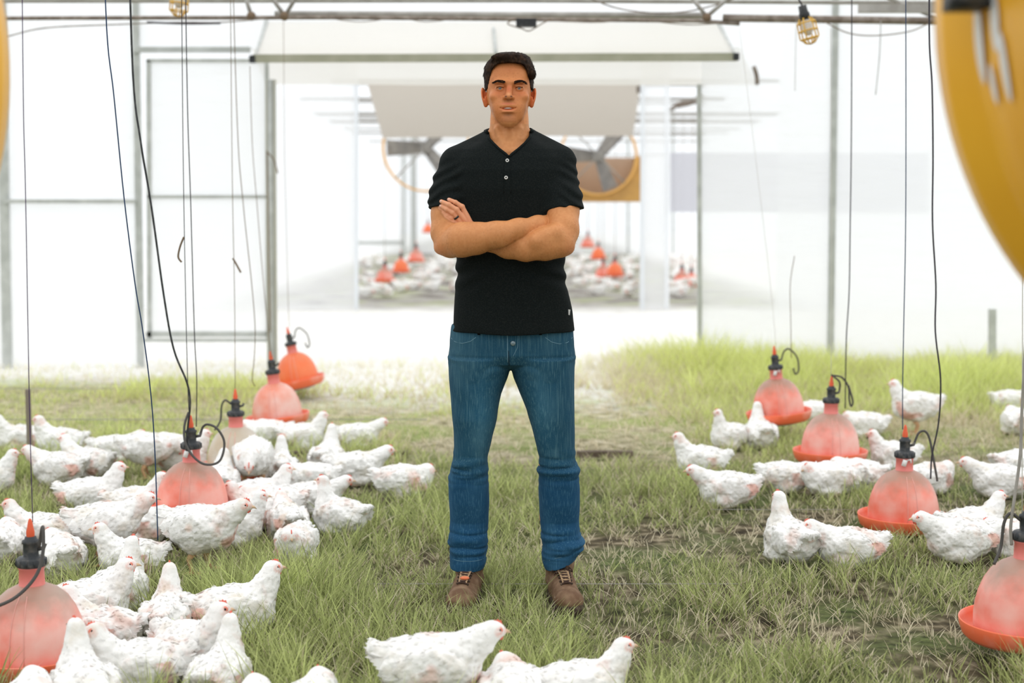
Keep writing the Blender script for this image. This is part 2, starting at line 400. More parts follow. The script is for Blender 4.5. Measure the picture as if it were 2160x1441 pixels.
# films of the near end wall
XL, XR = -5.6, 5.6; ZT = 3.9
xA, xB, xC = wx(293, YW), wx(574, YW), wx(1476, YW)
sheet('wall_back', [(XL, YW, 0), (xA, YW, 0), (xA, YW, ZT), (XL, YW, ZT)], M_FILM, 'translucent white film of the end wall left of the door frame', sag=.03)
sheet('wall_back', [(xC, YW, 0), (XR, YW, 0), (XR, YW, ZT), (xC, YW, ZT)], M_FILM, 'translucent white film of the end wall right of the opening', sag=.03)
sheet('wall_back', [(xA, YW, wz(105, YW)), (xC, YW, wz(105, YW)), (xC, YW, ZT), (xA, YW, ZT)], M_FILM, 'translucent white film above the doorway', sag=.02)
posts('trim_1', 3, 16, YW, .075, M_POST, 'grey upright post at the left end of the end wall')
posts('trim_2', 287, 297, YW, .052, M_POST, 'grey upright post left of the hinged door panel')
posts('trim_3', 1474, 1476, YW, .035, M_POST, 'thin grey upright edging the right side of the opening', ztop=wz(178, YW))
posts('trim_4', 1762, 1751, YW, .05, M_POST, 'grey upright post in the right part of the end wall')
barx('trim_5', wx(14, YW), wx(290, YW), wz(425, YW), YW-.03, .034, M_POST, 'grey horizontal rail left of the door frame')
barx('trim_6', wx(293, YW), wx(535, YW), wz(106, YW), YW-.03, .045, M_POST, 'grey lintel rail above the door panel')
o = posts('trim_7', 2093, 2093, 11.3, .05, M_POST, 'short grey stub post in the tall grass at the right', ztop=wz(652, 11.3))
# door_1 : framed panel with film, standing at the left of the opening
Yd = YW-.12
door = empty('door_1', (wx(440, Yd), Yd, 0)); tag(door, 'framed film door panel left of the opening', kind='structure')
def dpt(px, py): p = P(px, py, Yd)-door.location; return (p.x, 0, p.z)
def dbar(p, q, w, nm='frame_rail', m_=None, y=0):
    a = np.array(dpt(*p)); b = np.array(dpt(*q)); a[1] = b[1] = y
    d = b-a; L = np.linalg.norm(d); ang = math.atan2(d[2], d[0])
    return MB().box((a+b)/2, (L+w*.6, .04, w), Matrix.Rotation(-ang, 3, 'Y')).build(nm, m_ or M_POST, door, False)
dbar((312, 128), (562, 128), .028); dbar((314, 130), (316, 712), .035); dbar((314, 415), (566, 415), .026)
dbar((312, 705), (566, 705), .045); dbar((308, 717), (574, 717), .03, y=-.03)
dbar((563, 128), (566, 712), .03)
sheet('film', [dpt(316, 705), dpt(562, 705), dpt(560, 130), dpt(314, 130)], M_FILM, None, sag=.012, parent=door)
M_EDGE = mat('jamb_edge', (.50, .50, .43), .6)
# the jamb beside the opening (double channel, round top)
jm = empty('door_jamb', (wx(571, YW-.2), YW-.2, 0)); tag(jm, 'grey channel jamb at the left side of the opening', kind='structure')
def jpt(px, py): p = P(px, py, YW-.2)-jm.location; return (p.x, 0, p.z)
for (a, b, w, nm) in ((562, 566, .022, 'channel_edge'), (579, 582, .026, 'channel_edge'), (570, 574, .045, 'channel_web')):
    p = np.array(jpt(a, 168)); q = np.array(jpt(b, 735)); q = p+(q-p)*((p[2]+.0)/(p[2]-q[2]))
    MB().tube([p, q], w*.5, 10).build(nm, M_EDGE if nm == 'channel_edge' else M_POST, jm)
# flip-up flap over the opening
fl = empty('door_flap', (wx(1045, 10.9), 10.9, wz(125, 10.9))); tag(fl, 'white flip-up panel propped open above the doorway with an olive front bar', 'door flap')
def rel(o, v): return tuple(np.array(v)-np.array(o.location))
YB, YT = 10.9, YW-.05
A, B_, C_, D_ = P(541, 118, YB), P(1546, 112, YB), P(1515, 48, YT), P(562, 46, YT)
sheet('panel', [rel(fl, A), rel(fl, B_), rel(fl, C_), rel(fl, D_)], M_FLAP, None, sag=.01, parent=fl)
MB().box(rel(fl, (P(540, 124, YB)+P(1548, 120, YB))/2), (wx(1550, YB)-wx(538, YB), .05, .058), Matrix.Rotation(-.003, 3, 'Y')).build('front_bar', M_RAIL, fl, False)
for px in (533, 1552): MB().box(rel(fl, P(px, 125 if px < 900 else 120, YB-.005)), (.045, .06, .052)).build('end_cap', M_BLK, fl, False)
for (p, q) in ((D_, P(541, 122, YB)), (C_, P(1548, 118, YB))): MB().tube([rel(fl, p), rel(fl, q)], .02, 8).build('side_rail', M_POST, fl)
MB().tube([rel(fl, P(1041, 60, YT-.3)), rel(fl, P(1046, 112, YB+.02))], .014, 8).build('middle_rail', M_POST, fl)
# white valance hanging under the flap, outside
va = sheet('awning', [P(560, 178, 12.35), P(1598, 180, 12.35), P(1560, 100, 12.02), P(530, 100, 12.02)], M_FLAP, 'white plastic valance hanging under the flip-up door flap', sag=.01, kind=None, cat='awning')
# ---- far shed
X2a, X2b = wx(-900, Y2), wx(755, Y2)
sheet('wall_far', [(X2a, Y2, 0), (X2b, Y2, 0), (X2b, Y2, 4.2), (X2a, Y2, 4.2)], M_FILM, 'pale film front wall of the far shed, left of its opening', sag=.04)
X2c, X2d = wx(1350, Y2), wx(1412, Y2)
sheet('wall_far', [(X2c, Y2, 0), (X2d, Y2, 0), (X2d, Y2, 4.2), (X2c, Y2, 4.2)], M_FILM, 'narrow strip of pale film right of the far opening', sag=.01)
X2e, X2f = wx(1640, Y2), wx(3000, Y2)
sheet('wall_far', [(X2e, Y2, 0), (X2f, Y2, 0), (X2f, Y2, 4.2), (X2e, Y2, 4.2)], M_FILM, 'pale film of the far shed behind the right half of the end wall', sag=.04)
for k, px in enumerate((752, 1355, 1407)):
    posts('trim_%d' % (8+k), px, px, Y2-.03, .05, M_FILM if k == 2 else mat('white_post', (.74, .77, .80), .5), ['white post edging the left side of the far opening', 'white post edging the right side of the far opening', 'second white post beside the film strip of the far opening'][k], ztop=3.1)
YC = 21.0
barx('trim_30', wx(700, Y2), wx(1640, Y2), wz(170, Y2), Y2+.06, .05, M_PIPE, 'lintel pipe over the far opening')
for k, (Yk, zk) in enumerate(((21.8, 3.02), (21.6, 3.02))): o = MB().tube([(-3.2, Yk, zk), (3.2, Yk, zk)], .016, 8).build('trim_%d' % (31+k), M_PIPE); tag(o, ['roof pipe carrying the ring fan of the far shed', 'roof pipe carrying the square fan of the far shed'][k], kind='structure')
sheet('tarp', [P(808, 290, YC), P(1335, 288, YC), P(1352, 172, Y2+.1), P(774, 172, Y2+.1)], M_TARP, 'beige tarpaulin door sloping inward at the top of the far opening', sag=.03, kind=None, cat='tarp')
MB().box(P(1350, 189, Y2+.05), (.09, .08, .09)).build('bracket', M_RUST, None, False); tag(bpy.data.objects['bracket'], 'small dark bracket at the upper right corner of the beige tarpaulin', 'bracket')
o = sheet('curtain', [P(1414, 447, Y2+.04), P(1960, 450, Y2+.04), P(1960, 322, Y2+.04), P(1414, 322, Y2+.04)], M_CURT, 'grey lilac side curtain strip beside the far opening', kind=None, cat='curtain')
Y3 = 46.0
sheet('wall_end', [(-16, Y3, 0), (16, Y3, 0), (16, Y3, 5), (-16, Y3, 5)], M_FILM, 'white film wall at the far end of the far shed', sag=.05)
for k, (px, w) in enumerate(((852, .1), (872, .16), (1325, .07), (1420, .07))):
    posts('trim_%d' % (11+k), px, px, Y3-.2, w, M_POST, ['left post of the door frame in the far end wall', 'wide grey post left of centre in the far end wall', 'thin post right of centre in the far end wall', 'thin post at the right in the far end wall'][k], ztop=4.6)
barx('trim_15', wx(755, Y3), wx(852, Y3), wz(512, Y3), Y3-.2, .12, M_POST, 'bottom rail of the door in the far end wall')
for k, py in enumerate((178, 215, 249, 281)):
    Yk = 20.5+k*1.5
    o = MB().tube([P(745, py, Yk), P(1488, py+3, Yk)], .014, 8).build('roof_purlin', M_PIPE); o.name = 'trim_%d' % (20+k); tag(o, ['topmost thin roof pipe crossing the far opening', 'second thin roof pipe down crossing the far opening', 'third thin roof pipe down crossing the far opening', 'lowest thin roof pipe crossing the far opening'][k], kind='structure')
o = MB().tube(smooth_path([P(1410, 234, 21.96), P(1430, 222, 21.97), P(1455, 216, 21.97), P(1484, 204, 21.97)]), [.03]*6+[.05]*13, 8).build('rolled_cloth', M_RUST); tag(o, 'brown rolled cloth hung high between the film strip and the thin upright', 'rolled cloth')

# ------------------------------------------------------------------ roof truss across the near shed
YTr = 9.3
tr = empty('roof_truss', P(1080, 36, YTr)); tag(tr, 'pipe roof truss crossing the top of the picture with rusty lower chord', 'roof truss')
def tp(px, py, Y=YTr): return rel(tr, P(px, py, Y))
MB().tube([tp(-560, 42), tp(130, 38), tp(700, 37), tp(1470, 44), tp(1560, 50)], .013, 10).build('lower_chord', M_RUST, tr)
MB().tube([tp(580, 30, YTr+.1), tp(1490, 33, YTr+.1)], .021, 12).build('upper_chord', M_PIPE, tr)
MB().tube([tp(1525, 38), tp(2500, 52)], .024, 12).build('lower_chord', M_RUST, tr)
MB().tube([tp(-560, 2, YTr+.2), tp(1080, 1, YTr+.2), tp(2500, 9, YTr+.2)], .014, 10).build('top_pipe', M_PIPE, tr)
for pts in (((560, -22), (600, 32)), ((645, -40), (602, 32)), ((515, -15), (530, 33)), ((1555, -20), (1492, 34)), ((1455, -10), (1490, 34)), ((1860, -10), (1980, 40))):
    MB().tube([tp(*p) for p in pts], .013, 8).build('brace', M_PIPE, tr)
for p in ((530, 34), (600, 34), (1491, 37)): MB().ball(tp(*p), .03).build('clamp', M_TWINE, tr)
MB().box(tp(2120, 18, YTr-.4), (1.8, .05, .05)).build('side_channel', M_PIPE, tr, False)
# black control box hanging on the truss, cage lights
bx_ = empty('control_box', P(1110, 40, YTr-.05)); tag(bx_, 'small black box with dangling wires on the roof pipe above the man', 'junction box')
MB().box((0, 0, -.025), (.13, .07, .05)).build('box', M_BLK, bx_, False)
MB().tube(smooth_path([(-.07, 0, .0), (-.12, 0, -.03), (-.03, 0, -.06), (.02, 0, -.075), (.1, 0, -.03), (.16, 0, 0)]), .004, 6).build('wire', M_TWINE, bx_)
def cage_light(px, py, Y, tilt, label, s=1.0):
    r = empty('cage_light', P(px, py, Y)); r.rotation_euler = (0, tilt, 0); r.scale = (1.2, 1.2, 1.2); tag(r, label, 'work light')
    MB().lathe([(.001, .0), (.018, .0), (.02, -.03), (.024, -.035), (.024, -.06), (.001, -.06)], 16).build('socket', M_BLK, r)
    MB().lathe([(.001, -.06), (.018, -.062), (.026, -.09), (.024, -.115), (.012, -.13), (.001, -.134)], 16).build('bulb', mat('frosted_bulb', (.75, .72, .68), .3), r)
    w = MB()
    for k in range(6):
        t = PI*k/3; c, s_ = math.cos(t), math.sin(t)
        w.tube([(.024*c, .024*s_, -.055), (.04*c, .04*s_, -.08), (.042*c, .042*s_, -.14), (.02*c, .02*s_, -.165), (0, 0, -.17)], .0034, 5)
    for z_, rr in ((-.075, .04), (-.11, .042), (-.145, .04)):
        w.tube([(rr*math.cos(t), rr*math.sin(t), z_) for t in np.linspace(0, 2*PI, 20)], .0034, 5, False)
    w.build('wire_cage', M_YELW, r)
    MB().tube([(0, 0, 0), (-.01, 0, .04), (-.06, 0, .09)], .004, 6).build('lead', M_CORD, r)
cage_light(1692, 12, 7.6, -.25, 'yellow wire cage work light hanging from the pipe left of the yellow drum fan')
cage_light(382, -45, 7.9, .1, 'yellow wire cage work light at the top left above the door panel')

# ------------------------------------------------------------------ cords and hoses
def cord(pts, Y, r, m_, label, cat='cord', name='hanging_cord', group=None):
    pp = [P(p[0], p[1], p[2] if len(p) > 2 else Y) for p in pts]
    o0 = Vector(pp[0]); o = MB().tube([np.array(p-o0) for p in smooth_path([Vector(q) for q in pp]) ] if False else [np.array(q)-np.array(o0) for q in smooth_path(pp)], r, 6).build(name, m_, None, True, o0)
    tag(o, label, cat, group); return o
cord([(45, -260), (49, 200), (54, 415), (62, 850), (69, 1102)], 3.95, .0013, M_PCORD, 'violet cord holding the drinker at the lower left corner')
cord([(214, -260), (225, 60), (240, 200), (262, 420), (285, 600), (300, 690), (318, 830), (327, 960), (333, 1140)], 4.9, .0022, M_BCORD, 'blue violet cord running down slanting in front of the door panel post')
cord([(268, -260), (280, 150), (297, 300), (320, 440), (345, 620), (366, 735), (394, 806), (401, 850), (396, 905), (393, 960)], 5.62, .0042, M_BLK, 'thick black hose curving down to the drinker among the left flock', 'hose', 'water_hose')
cord([(381, -260), (386, 300), (391, 600), (396, 810), (400, 888)], 5.66, .0017, M_CORD, 'dark cord holding the drinker among the left flock, left of its pair')
cord([(388, -260), (395, 200), (402, 420), (410, 700), (415, 800), (414, 900)], 5.9, .0022, M_CORD, 'dark cord right of its pair, hanging straight to the left flock')
cord([(388, 500), (380, 520), (376, 542), (383, 553)], 5.66, .004, M_TWINE, 'knotted twine end sticking out of the paired cords', 'twine', 'knotted_twine')
cord([(484, -260), (488, 200), (491, 440), (495, 640), (496, 822)], 6.9, .0017, M_TWINE, 'thin brown cord holding the dusty pale drinker')
cord([(491, 545), (497, 555), (508, 575)], 6.9, .005, M_TWINE, 'knotted twine end on the cord of the dusty pale drinker', 'twine', 'knotted_twine')
cord([(486, -260), (500, 250), (513, 430), (530, 590), (538, 690), (536, 760), (532, 800), (538, 815)], 7.3, .0022, M_TWINE, 'thin olive hose hanging between the dusty drinker and the door jamb', 'hose', 'water_hose')
cord([(527, 140), (532, 300), (542, 430), (556, 600), (566, 700), (573, 754)], 8.1, .002, M_TWINE, 'thin cord slanting to the tilted drinker beside the door jamb')
cord([(563, 318), (565, 420), (567, 560), (570, 700)], 11.6, .006, M_TWINE, 'brown strap hanging along the door jamb', 'strap', 'jamb_strap')
cord([(565, 322), (578, 338), (586, 366)], 11.6, .006, M_TWINE, 'short frayed end of the strap on the door jamb', 'strap', 'jamb_strap')
cord([(598, 40), (600, 300), (603, 440), (608, 640), (611, 692)], 10.0, .0018, M_TWINE, 'thin cord holding the rearmost orange drinker at the left')
cord([(1560, 60), (1590, 300), (1625, 600), (1638, 742)], 8.0, .0011, M_WCORD, 'hair thin pale cord holding the rearmost drinker at the right')
cord([(1676, 540), (1667, 600), (1668, 680), (1669, 755)], 8.0, .002, M_TWINE, 'thin hose above the loop of the rearmost right drinker', 'hose', 'water_hose')
cord([(1752, 60), (1754, 500), (1753, 798)], 7.05, .0014, M_WCORD, 'pale cord in front of the right wall post holding the middle right drinker')
cord([(1797, -260), (1796, 250), (1793, 500), (1791, 620), (1785, 720), (1783, 862)], 7.0, .0030, M_CORD, 'dark hose hanging right of the wall post', 'hose', 'water_hose')
cord([(1910, -260), (1911, 250), (1910, 500), (1906, 700), (1904, 822), (1904, 906)], 5.75, .0021, M_BCORD, 'straight dark cord holding the red drinker in the right middle')
cord([(1963, -260), (1960, 60), (1966, 180), (1968, 330), (1967, 470), (1974, 600), (1973, 700), (1984, 800), (1980, 890), (1966, 960), (1963, 1010)], 5.7, .0034, M_CORD, 'black hose waving down to the red drinker in the right middle', 'hose', 'water_hose')
cord([(2168, 640), (2156, 860), (2152, 960), (2140, 1050), (2132, 1110), (2134, 1150)], 4.05, .0045, M_PIPE, 'grey hose reaching the drinker at the right edge', 'hose', 'water_hose')
cord([(2158, -260), (2157, 500), (2156, 1082)], 4.05, .0013, M_WCORD, 'pale cord at the right edge of the picture')
cord([(1858, 44), (1855, 120), (1847, 200)], 9.26, .003, M_PIPE, 'short grey strap end dangling below the right roof pipe', 'strap', 'loose_strap')
cord([(1680, 42), (1678, 120), (1677, 192)], 9.27, .002, M_PIPE, 'short thin wire dangling left of the hanging work light', 'wire', 'loose_wire')
cord([(1984, 46), (1998, 110), (2018, 165)], 9.26, .003, M_TWINE, 'short brown strap end beside the yellow drum fan', 'strap', 'loose_strap')
cord([(1590, 140), (1596, 160), (1597, 178)], 12.0, .018, M_RUST, 'brown rag tied at the right tip of the white valance', 'rag', 'tied_rag')
cord([(-40, 84), (10, 78), (95, 59), (240, 52), (380, 47), (470, 47), (560, 39)], 9.27, .0042, M_RUST, 'black cable sagging under the roof pipe at the upper left', 'cable', 'sagging_cable')
cord([(310, 47), (390, 50), (465, 49)], 9.26, .007, M_CORD, 'thicker taped stretch lying on the sagging cable at the upper left', 'cable', 'sagging_cable')
cord([(1225, -14), (1290, 14), (1370, 27), (1450, 24), (1530, 4), (1560, -12)], 9.3, .0048, M_RUST, 'dark cable looping down from the top right of the man', 'cable', 'sagging_cable')
cord([(1736, 44), (1790, 70), (1850, 75), (1920, 66), (1960, 48)], 9.27, .004, M_TWINE, 'brown cable sagging under the right roof pipe', 'cable', 'sagging_cable')
cord([(1090, 40), (1250, 47), (1340, 42), (1450, 52), (1530, 48)], 9.27, .004, M_RUST, 'thin dark cable draped along the lower chord right of the man', 'cable', 'sagging_cable')
cord([(690, 38), (760, 46), (840, 38), (900, 46), (980, 37)], 9.27, .003, M_RUST, 'thin dark cable draped along the lower chord left of the man', 'cable', 'sagging_cable')
# weathered stake and ground boards / wires
o = MB().box((0, 0, .2), (.022, .02, .42)).build('wooden_stake', mat('grey_wood', (.25, .21, .17), .9), None, False, G(64, 990)); tag(o, 'thin grey wooden stake standing in the grass at the left', 'stake')
def gwire(py, x0, x1, r, z, label, m_=None):
    a, b = G(x0, py, z), G(x1, py, z)
    o = MB().tube([(-(b.x-a.x)/2, 0, 0), ((b.x-a.x)/2, 0, 0)], r, 6).build('ground_wire', m_ or M_PIPE, None, True, (a+b)/2); tag(o, label, 'wire', 'thin wires stretched low over the grass')
gwire(1232, 780, 1560, .0012, .05, 'thin wire stretched through the grass behind the boots')
gwire(1075, 120, 760, .0012, .05, 'thin wire stretched low across the left flock')
gwire(1075, 1500, 1830, .0012, .05, 'thin wire stretched low below the right flock')
gwire(885, 0, 900, .003, .06, 'thin wire stretched behind the rear row of left hens')
gwire(820, 0, 560, .003, .06, 'thin wire stretched along the foot of the film wall at the left')
def board(px0, px1, py, label, h=.035):
    a, b = G(px0, py), G(px1, py); L = b.x-a.x
    o = MB().box((0, 0, h/2), (L, .05, h)).build('ground_board', mat('dark_board', (.10, .075, .055), .9, noise=(20, (.2, .16, .12), .4, .7)), None, False, (a+b)/2); tag(o, label, 'board', 'dark boards lying in the grass')
board(1216, 1335, 965, 'dark board lying in the grass right of the man, level with his knee')
board(560, 860, 966, 'dark board lying in the grass left of the man, level with his knee')

# ------------------------------------------------------------------ fans
def blade_mb(R, w0, w1, r0=.08, pitch=.5, seg=8):
    V = []; Q = []
    for i in range(seg+1):
        t = i/seg; r = r0+(R-r0)*t; w = w0+(w1-w0)*t; p_ = pitch*(1-.4*t)
        for s_, th in ((-1, .004), (1, .004), (1, -.004), (-1, -.004)):
            V.append((r, s_*w/2*math.sin(p_)+th, s_*w/2*math.cos(p_)))
        if i:
            a = (i-1)*4; Q += [[a+k, a+(k+1) % 4, a+4+(k+1) % 4, a+4+k] for k in range(4)]
    Q += [[0, 3, 2, 1], [seg*4, seg*4+1, seg*4+2, seg*4+3]]
    return V, Q
M_BLADE = mat('grey_blade', (.22, .21, .20), .5, .4, noise=(5, (.35, .33, .30), .4, .7))
def fan(loc, R, label, rots, box=False, ringw=.03):
    f = empty('circulation_fan', loc); tag(f, label, 'fan')
    MB().lathe([(.001, -.1), (.09, -.1), (.1, -.06), (.1, .02), (.06, .04), (.001, .04)], 20).me
    h = MB(); h.lathe([(.001, -.1), (.09, -.1), (.1, -.06), (.1, .06), (.001, .06)], 20)
    ho = link('motor', h.me('motor', M_BLADE, True, Matrix.Rotation(PI/2, 4, 'X')), f)
    for a in rots:
        V, Q = blade_mb(R*.94, .18, .26); b = MB().add(V, Q); link('blade', b.me('blade', M_BLADE, False, Matrix.Rotation(a, 4, 'Y')), f)
    rg = MB(); rg.lathe([(R, -.06), (R+ringw, -.06), (R+ringw, .06), (R, .06), (R, -.06)], 64)
    link('ring', rg.me('ring', M_ORA, True, Matrix.Rotation(PI/2, 4, 'X')), f)
    st = MB()
    for a in (PI/4, 3*PI/4, 5*PI/4, 7*PI/4): st.tube([(0, -.14, 0), (R*math.cos(a), -.06, R*math.sin(a))], .012, 6)
    st.build('guard_strut', M_PIPE, f)
    if box:
        S = R+.12; n_ = 64; V = []; Q = []
        for yy in (.02, .5):
            for k in range(n_):
                t = PI+PI*k/(n_-1); c, s_ = math.cos(t), math.sin(t); V.append(((R+.01)*c, yy, (R+.01)*s_))
            for k in range(n_):
                t = PI+PI*k/(n_-1); c, s_ = math.cos(t), math.sin(t); q = S/max(abs(c), abs(s_)); V.append((q*c, yy, q*s_))
        for k in range(n_-1):
            k1 = k+1
            Q += [[k, k1, n_+k1, n_+k], [2*n_+k, 3*n_+k, 3*n_+k1, 2*n_+k1], [n_+k, n_+k1, 3*n_+k1, 3*n_+k], [k, 2*n_+k, 2*n_+k1, k1]]
        bp_ = [(0, .5, 0)]+[((S-.01)*math.cos(PI+PI*k/24)/max(abs(math.cos(PI+PI*k/24)), abs(math.sin(PI+PI*k/24))), .5, (S-.01)*math.sin(PI+PI*k/24)/max(abs(math.cos(PI+PI*k/24)), abs(math.sin(PI+PI*k/24)))) for k in range(25)]
        MB().add(bp_, None, [[0, k+1, k+2] for k in range(24)]).build('back_panel', mat('tan_panel', (.62, .47, .36), .7), f, False)
        MB().add(V, Q).build('housing', mat('tan_housing', (.60, .34, .10), .6, noise=(4, (.45, .26, .09), .4, .7)), f, False)
    MB().tube([(0, 0, R), (0, 0, max(3.03-loc[2], R+.02))], .02, 8).build('hanger_pipe', M_PIPE, f)
    return f
fan(P(899, 312, 21.8), .64, 'hanging fan with a thin orange ring seen left of the man in the far shed', (PI, -.85, .9))
fan(P(1262, 330, 21.6), .56, 'orange square housed fan seen right of the man in the far shed', (-.9, 1.2, 3.2), box=True)

# near drum fan at the upper right
def drum(px, py, Y, Rpx, depth, label, side=1):
    c = P(px, py, Y); R = Rpx/FPX*Y
    d = empty('drum_fan', c); tag(d, label, 'fan')
    X = Matrix.Rotation(PI/2, 4, 'X')      # lathe z -> -y (towards the camera)
    w = MB(); w.lathe([(R-.015, -.02), (R+.0, -.022), (R+.002, .03), (R-.028, .05), (R-.032, .09), (R-.026, depth), (R-.006, depth+.02), (R-.03, depth+.03), (R-.045, depth), (R-.05, .0), (R-.015, -.02)], 128)
    link('drum', w.me('drum', M_YEL, True, X), d)
    m_ = MB(); m_.lathe([(.001, 0), (.11, 0), (.12, .1), (.11, .22), (.001, .25)], 24); link('motor', m_.me('motor', M_BLADE, True, X), d)
    for a in (.3, 2.4, 4.5):
        V, Q = blade_mb(R*.9, .2, .3); link('blade', MB().add([(v[0], v[1]-.12, v[2]) for v in V], Q).me('blade', M_BLADE, False, Matrix.Rotation(a, 4, 'Y')), d)
    g = MB()
    for rr in np.linspace(.12, R-.05, 9): g.tube([(rr*math.cos(t), -depth-.02, rr*math.sin(t)) for t in np.linspace(0, 2*PI, 64)], .0025, 5, False)
    for a in np.linspace(0, 2*PI, 12, endpoint=False): g.tube([(0, -depth-.03, 0), ((R-.04)*math.cos(a), -depth-.02, (R-.04)*math.sin(a))], .0035, 5)
    g.build('guard_grille', M_PIPE, d)
    return d, R
dr, RR = drum(2940, 0, 2.15, 943, .40, 'large glossy yellow drum fan at the upper right, close and blurred')
# sky gleams painted as pale ovals, and the dark mounting bracket on its wall
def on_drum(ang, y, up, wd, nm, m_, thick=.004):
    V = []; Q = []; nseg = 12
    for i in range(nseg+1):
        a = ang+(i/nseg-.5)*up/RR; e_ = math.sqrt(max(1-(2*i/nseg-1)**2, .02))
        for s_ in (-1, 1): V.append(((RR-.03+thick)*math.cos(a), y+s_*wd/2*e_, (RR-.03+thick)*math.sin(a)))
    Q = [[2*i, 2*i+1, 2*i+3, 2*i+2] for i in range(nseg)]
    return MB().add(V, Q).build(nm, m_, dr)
M_GLEAM = mat('painted_gleam', (.80, .80, .78), .4)
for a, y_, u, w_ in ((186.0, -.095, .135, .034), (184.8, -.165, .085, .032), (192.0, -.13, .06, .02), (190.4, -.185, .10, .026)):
    on_drum(math.radians(a), y_, u, w_, 'painted_gleam', M_GLEAM)
bk = MB(); a = math.radians(181.5); bk.box(((RR-.0)*math.cos(a), -.13, (RR-.0)*math.sin(a)), (.05, .06, .03)).tube([((RR)*math.cos(a), -.10, RR*math.sin(a)), ((RR+.02)*math.cos(a), -.12, RR*math.sin(a)+.2)], .015, 8)
bk.build('mounting_bracket', M_BLK, dr)
cl, _ = drum(-909, 130, 2.6, 908, .12, 'edge of a second yellow drum fan at the left border')

# ------------------------------------------------------------------ bell drinkers
def dome_mat(name, c0, c1, dust, dustcol, lo=.150, hi=.190):
    m_ = bpy.data.materials.new(name); m_.use_nodes = True; t = m_.node_tree; b = t.nodes['Principled BSDF']
    b.inputs['Roughness'].default_value = .42; b.inputs['Specular IOR Level'].default_value = .5
    tc = N(t, 'ShaderNodeTexCoord'); sp = N(t, 'ShaderNodeSeparateXYZ'); t.links.new(tc.outputs['Object'], sp.inputs[0])
    n1 = N(t, 'ShaderNodeTexNoise'); n1.inputs['Scale'].default_value = 7; n1.inputs['Detail'].default_value = 5; t.links.new(tc.outputs['Object'], n1.inputs['Vector'])
    mx = N(t, 'ShaderNodeMix', data_type='RGBA'); mx.inputs[6].default_value = (*c0, 1); mx.inputs[7].default_value = (*c1, 1)
    r = N(t, 'ShaderNodeMapRange'); r.inputs[1].default_value = .35; r.inputs[2].default_value = .62; t.links.new(n1.outputs['Fac'], r.inputs[0]); t.links.new(r.outputs[0], mx.inputs[0])
    n2 = N(t, 'ShaderNodeTexNoise'); n2.inputs['Scale'].default_value = 16; n2.inputs['Detail'].default_value = 8; t.links.new(tc.outputs['Object'], n2.inputs['Vector'])
    ma = N(t, 'ShaderNodeMath', operation='MULTIPLY_ADD'); t.links.new(n2.outputs['Fac'], ma.inputs[0]); ma.inputs[1].default_value = .09; t.links.new(sp.outputs['Z'], ma.inputs[2])
    r2 = N(t, 'ShaderNodeMapRange'); r2.inputs[1].default_value = lo; r2.inputs[2].default_value = hi+.03; r2.inputs[4].default_value = dust; t.links.new(ma.outputs[0], r2.inputs[0])
    m2 = N(t, 'ShaderNodeMix', data_type='RGBA'); t.links.new(r2.outputs[0], m2.inputs[0]); t.links.new(mx.outputs[2], m2.inputs[6]); m2.inputs[7].default_value = (*dustcol, 1)
    t.links.new(m2.outputs[2], b.inputs['Base Color'])
    return m_
DUST = (.27, .23, .17)
MD = {'red': dome_mat('red_dome', (.86, .17, .10), (.90, .42, .35), .75, DUST),
      'pink': dome_mat('frosted_pink_dome', (.88, .25, .19), (.92, .52, .45), .75, DUST),
      'orange': dome_mat('orange_dome', (.90, .16, .04), (.92, .22, .08), .2, DUST),
      'pale': dome_mat('frosted_pale_dome', (.80, .26, .17), (.83, .52, .45), .5, DUST, .2, .3),
      'dusty': dome_mat('dusty_dome', (.62, .47, .30), (.76, .70, .62), .7, (.42, .37, .30), .12, .20)}
M_TRAY = mat('red_tray', (.92, .17, .07), .4, .5, noise=(9, (.92, .33, .24), .45, .65))
M_NECK = mat('pink_neck', (.78, .22, .19), .45, .5)
M_RIB = mat('pale_seam', (.82, .42, .36), .5)
M_TIP = mat('orange_tip', (.80, .12, .04), .4, .5)
M_VALVE = mat('grey_black_valve', (.035, .04, .045), .55, .4, noise=(40, (.13, .12, .11), .45, .7))
M_BALL = mat('grey_ballast', (.36, .37, .35), .6)
M_HOSE = mat('grey_hose', (.085, .08, .075), .6)
M_TAG = mat('white_tag', (.80, .80, .78), .6)
_dm = {}; _pipes = set()
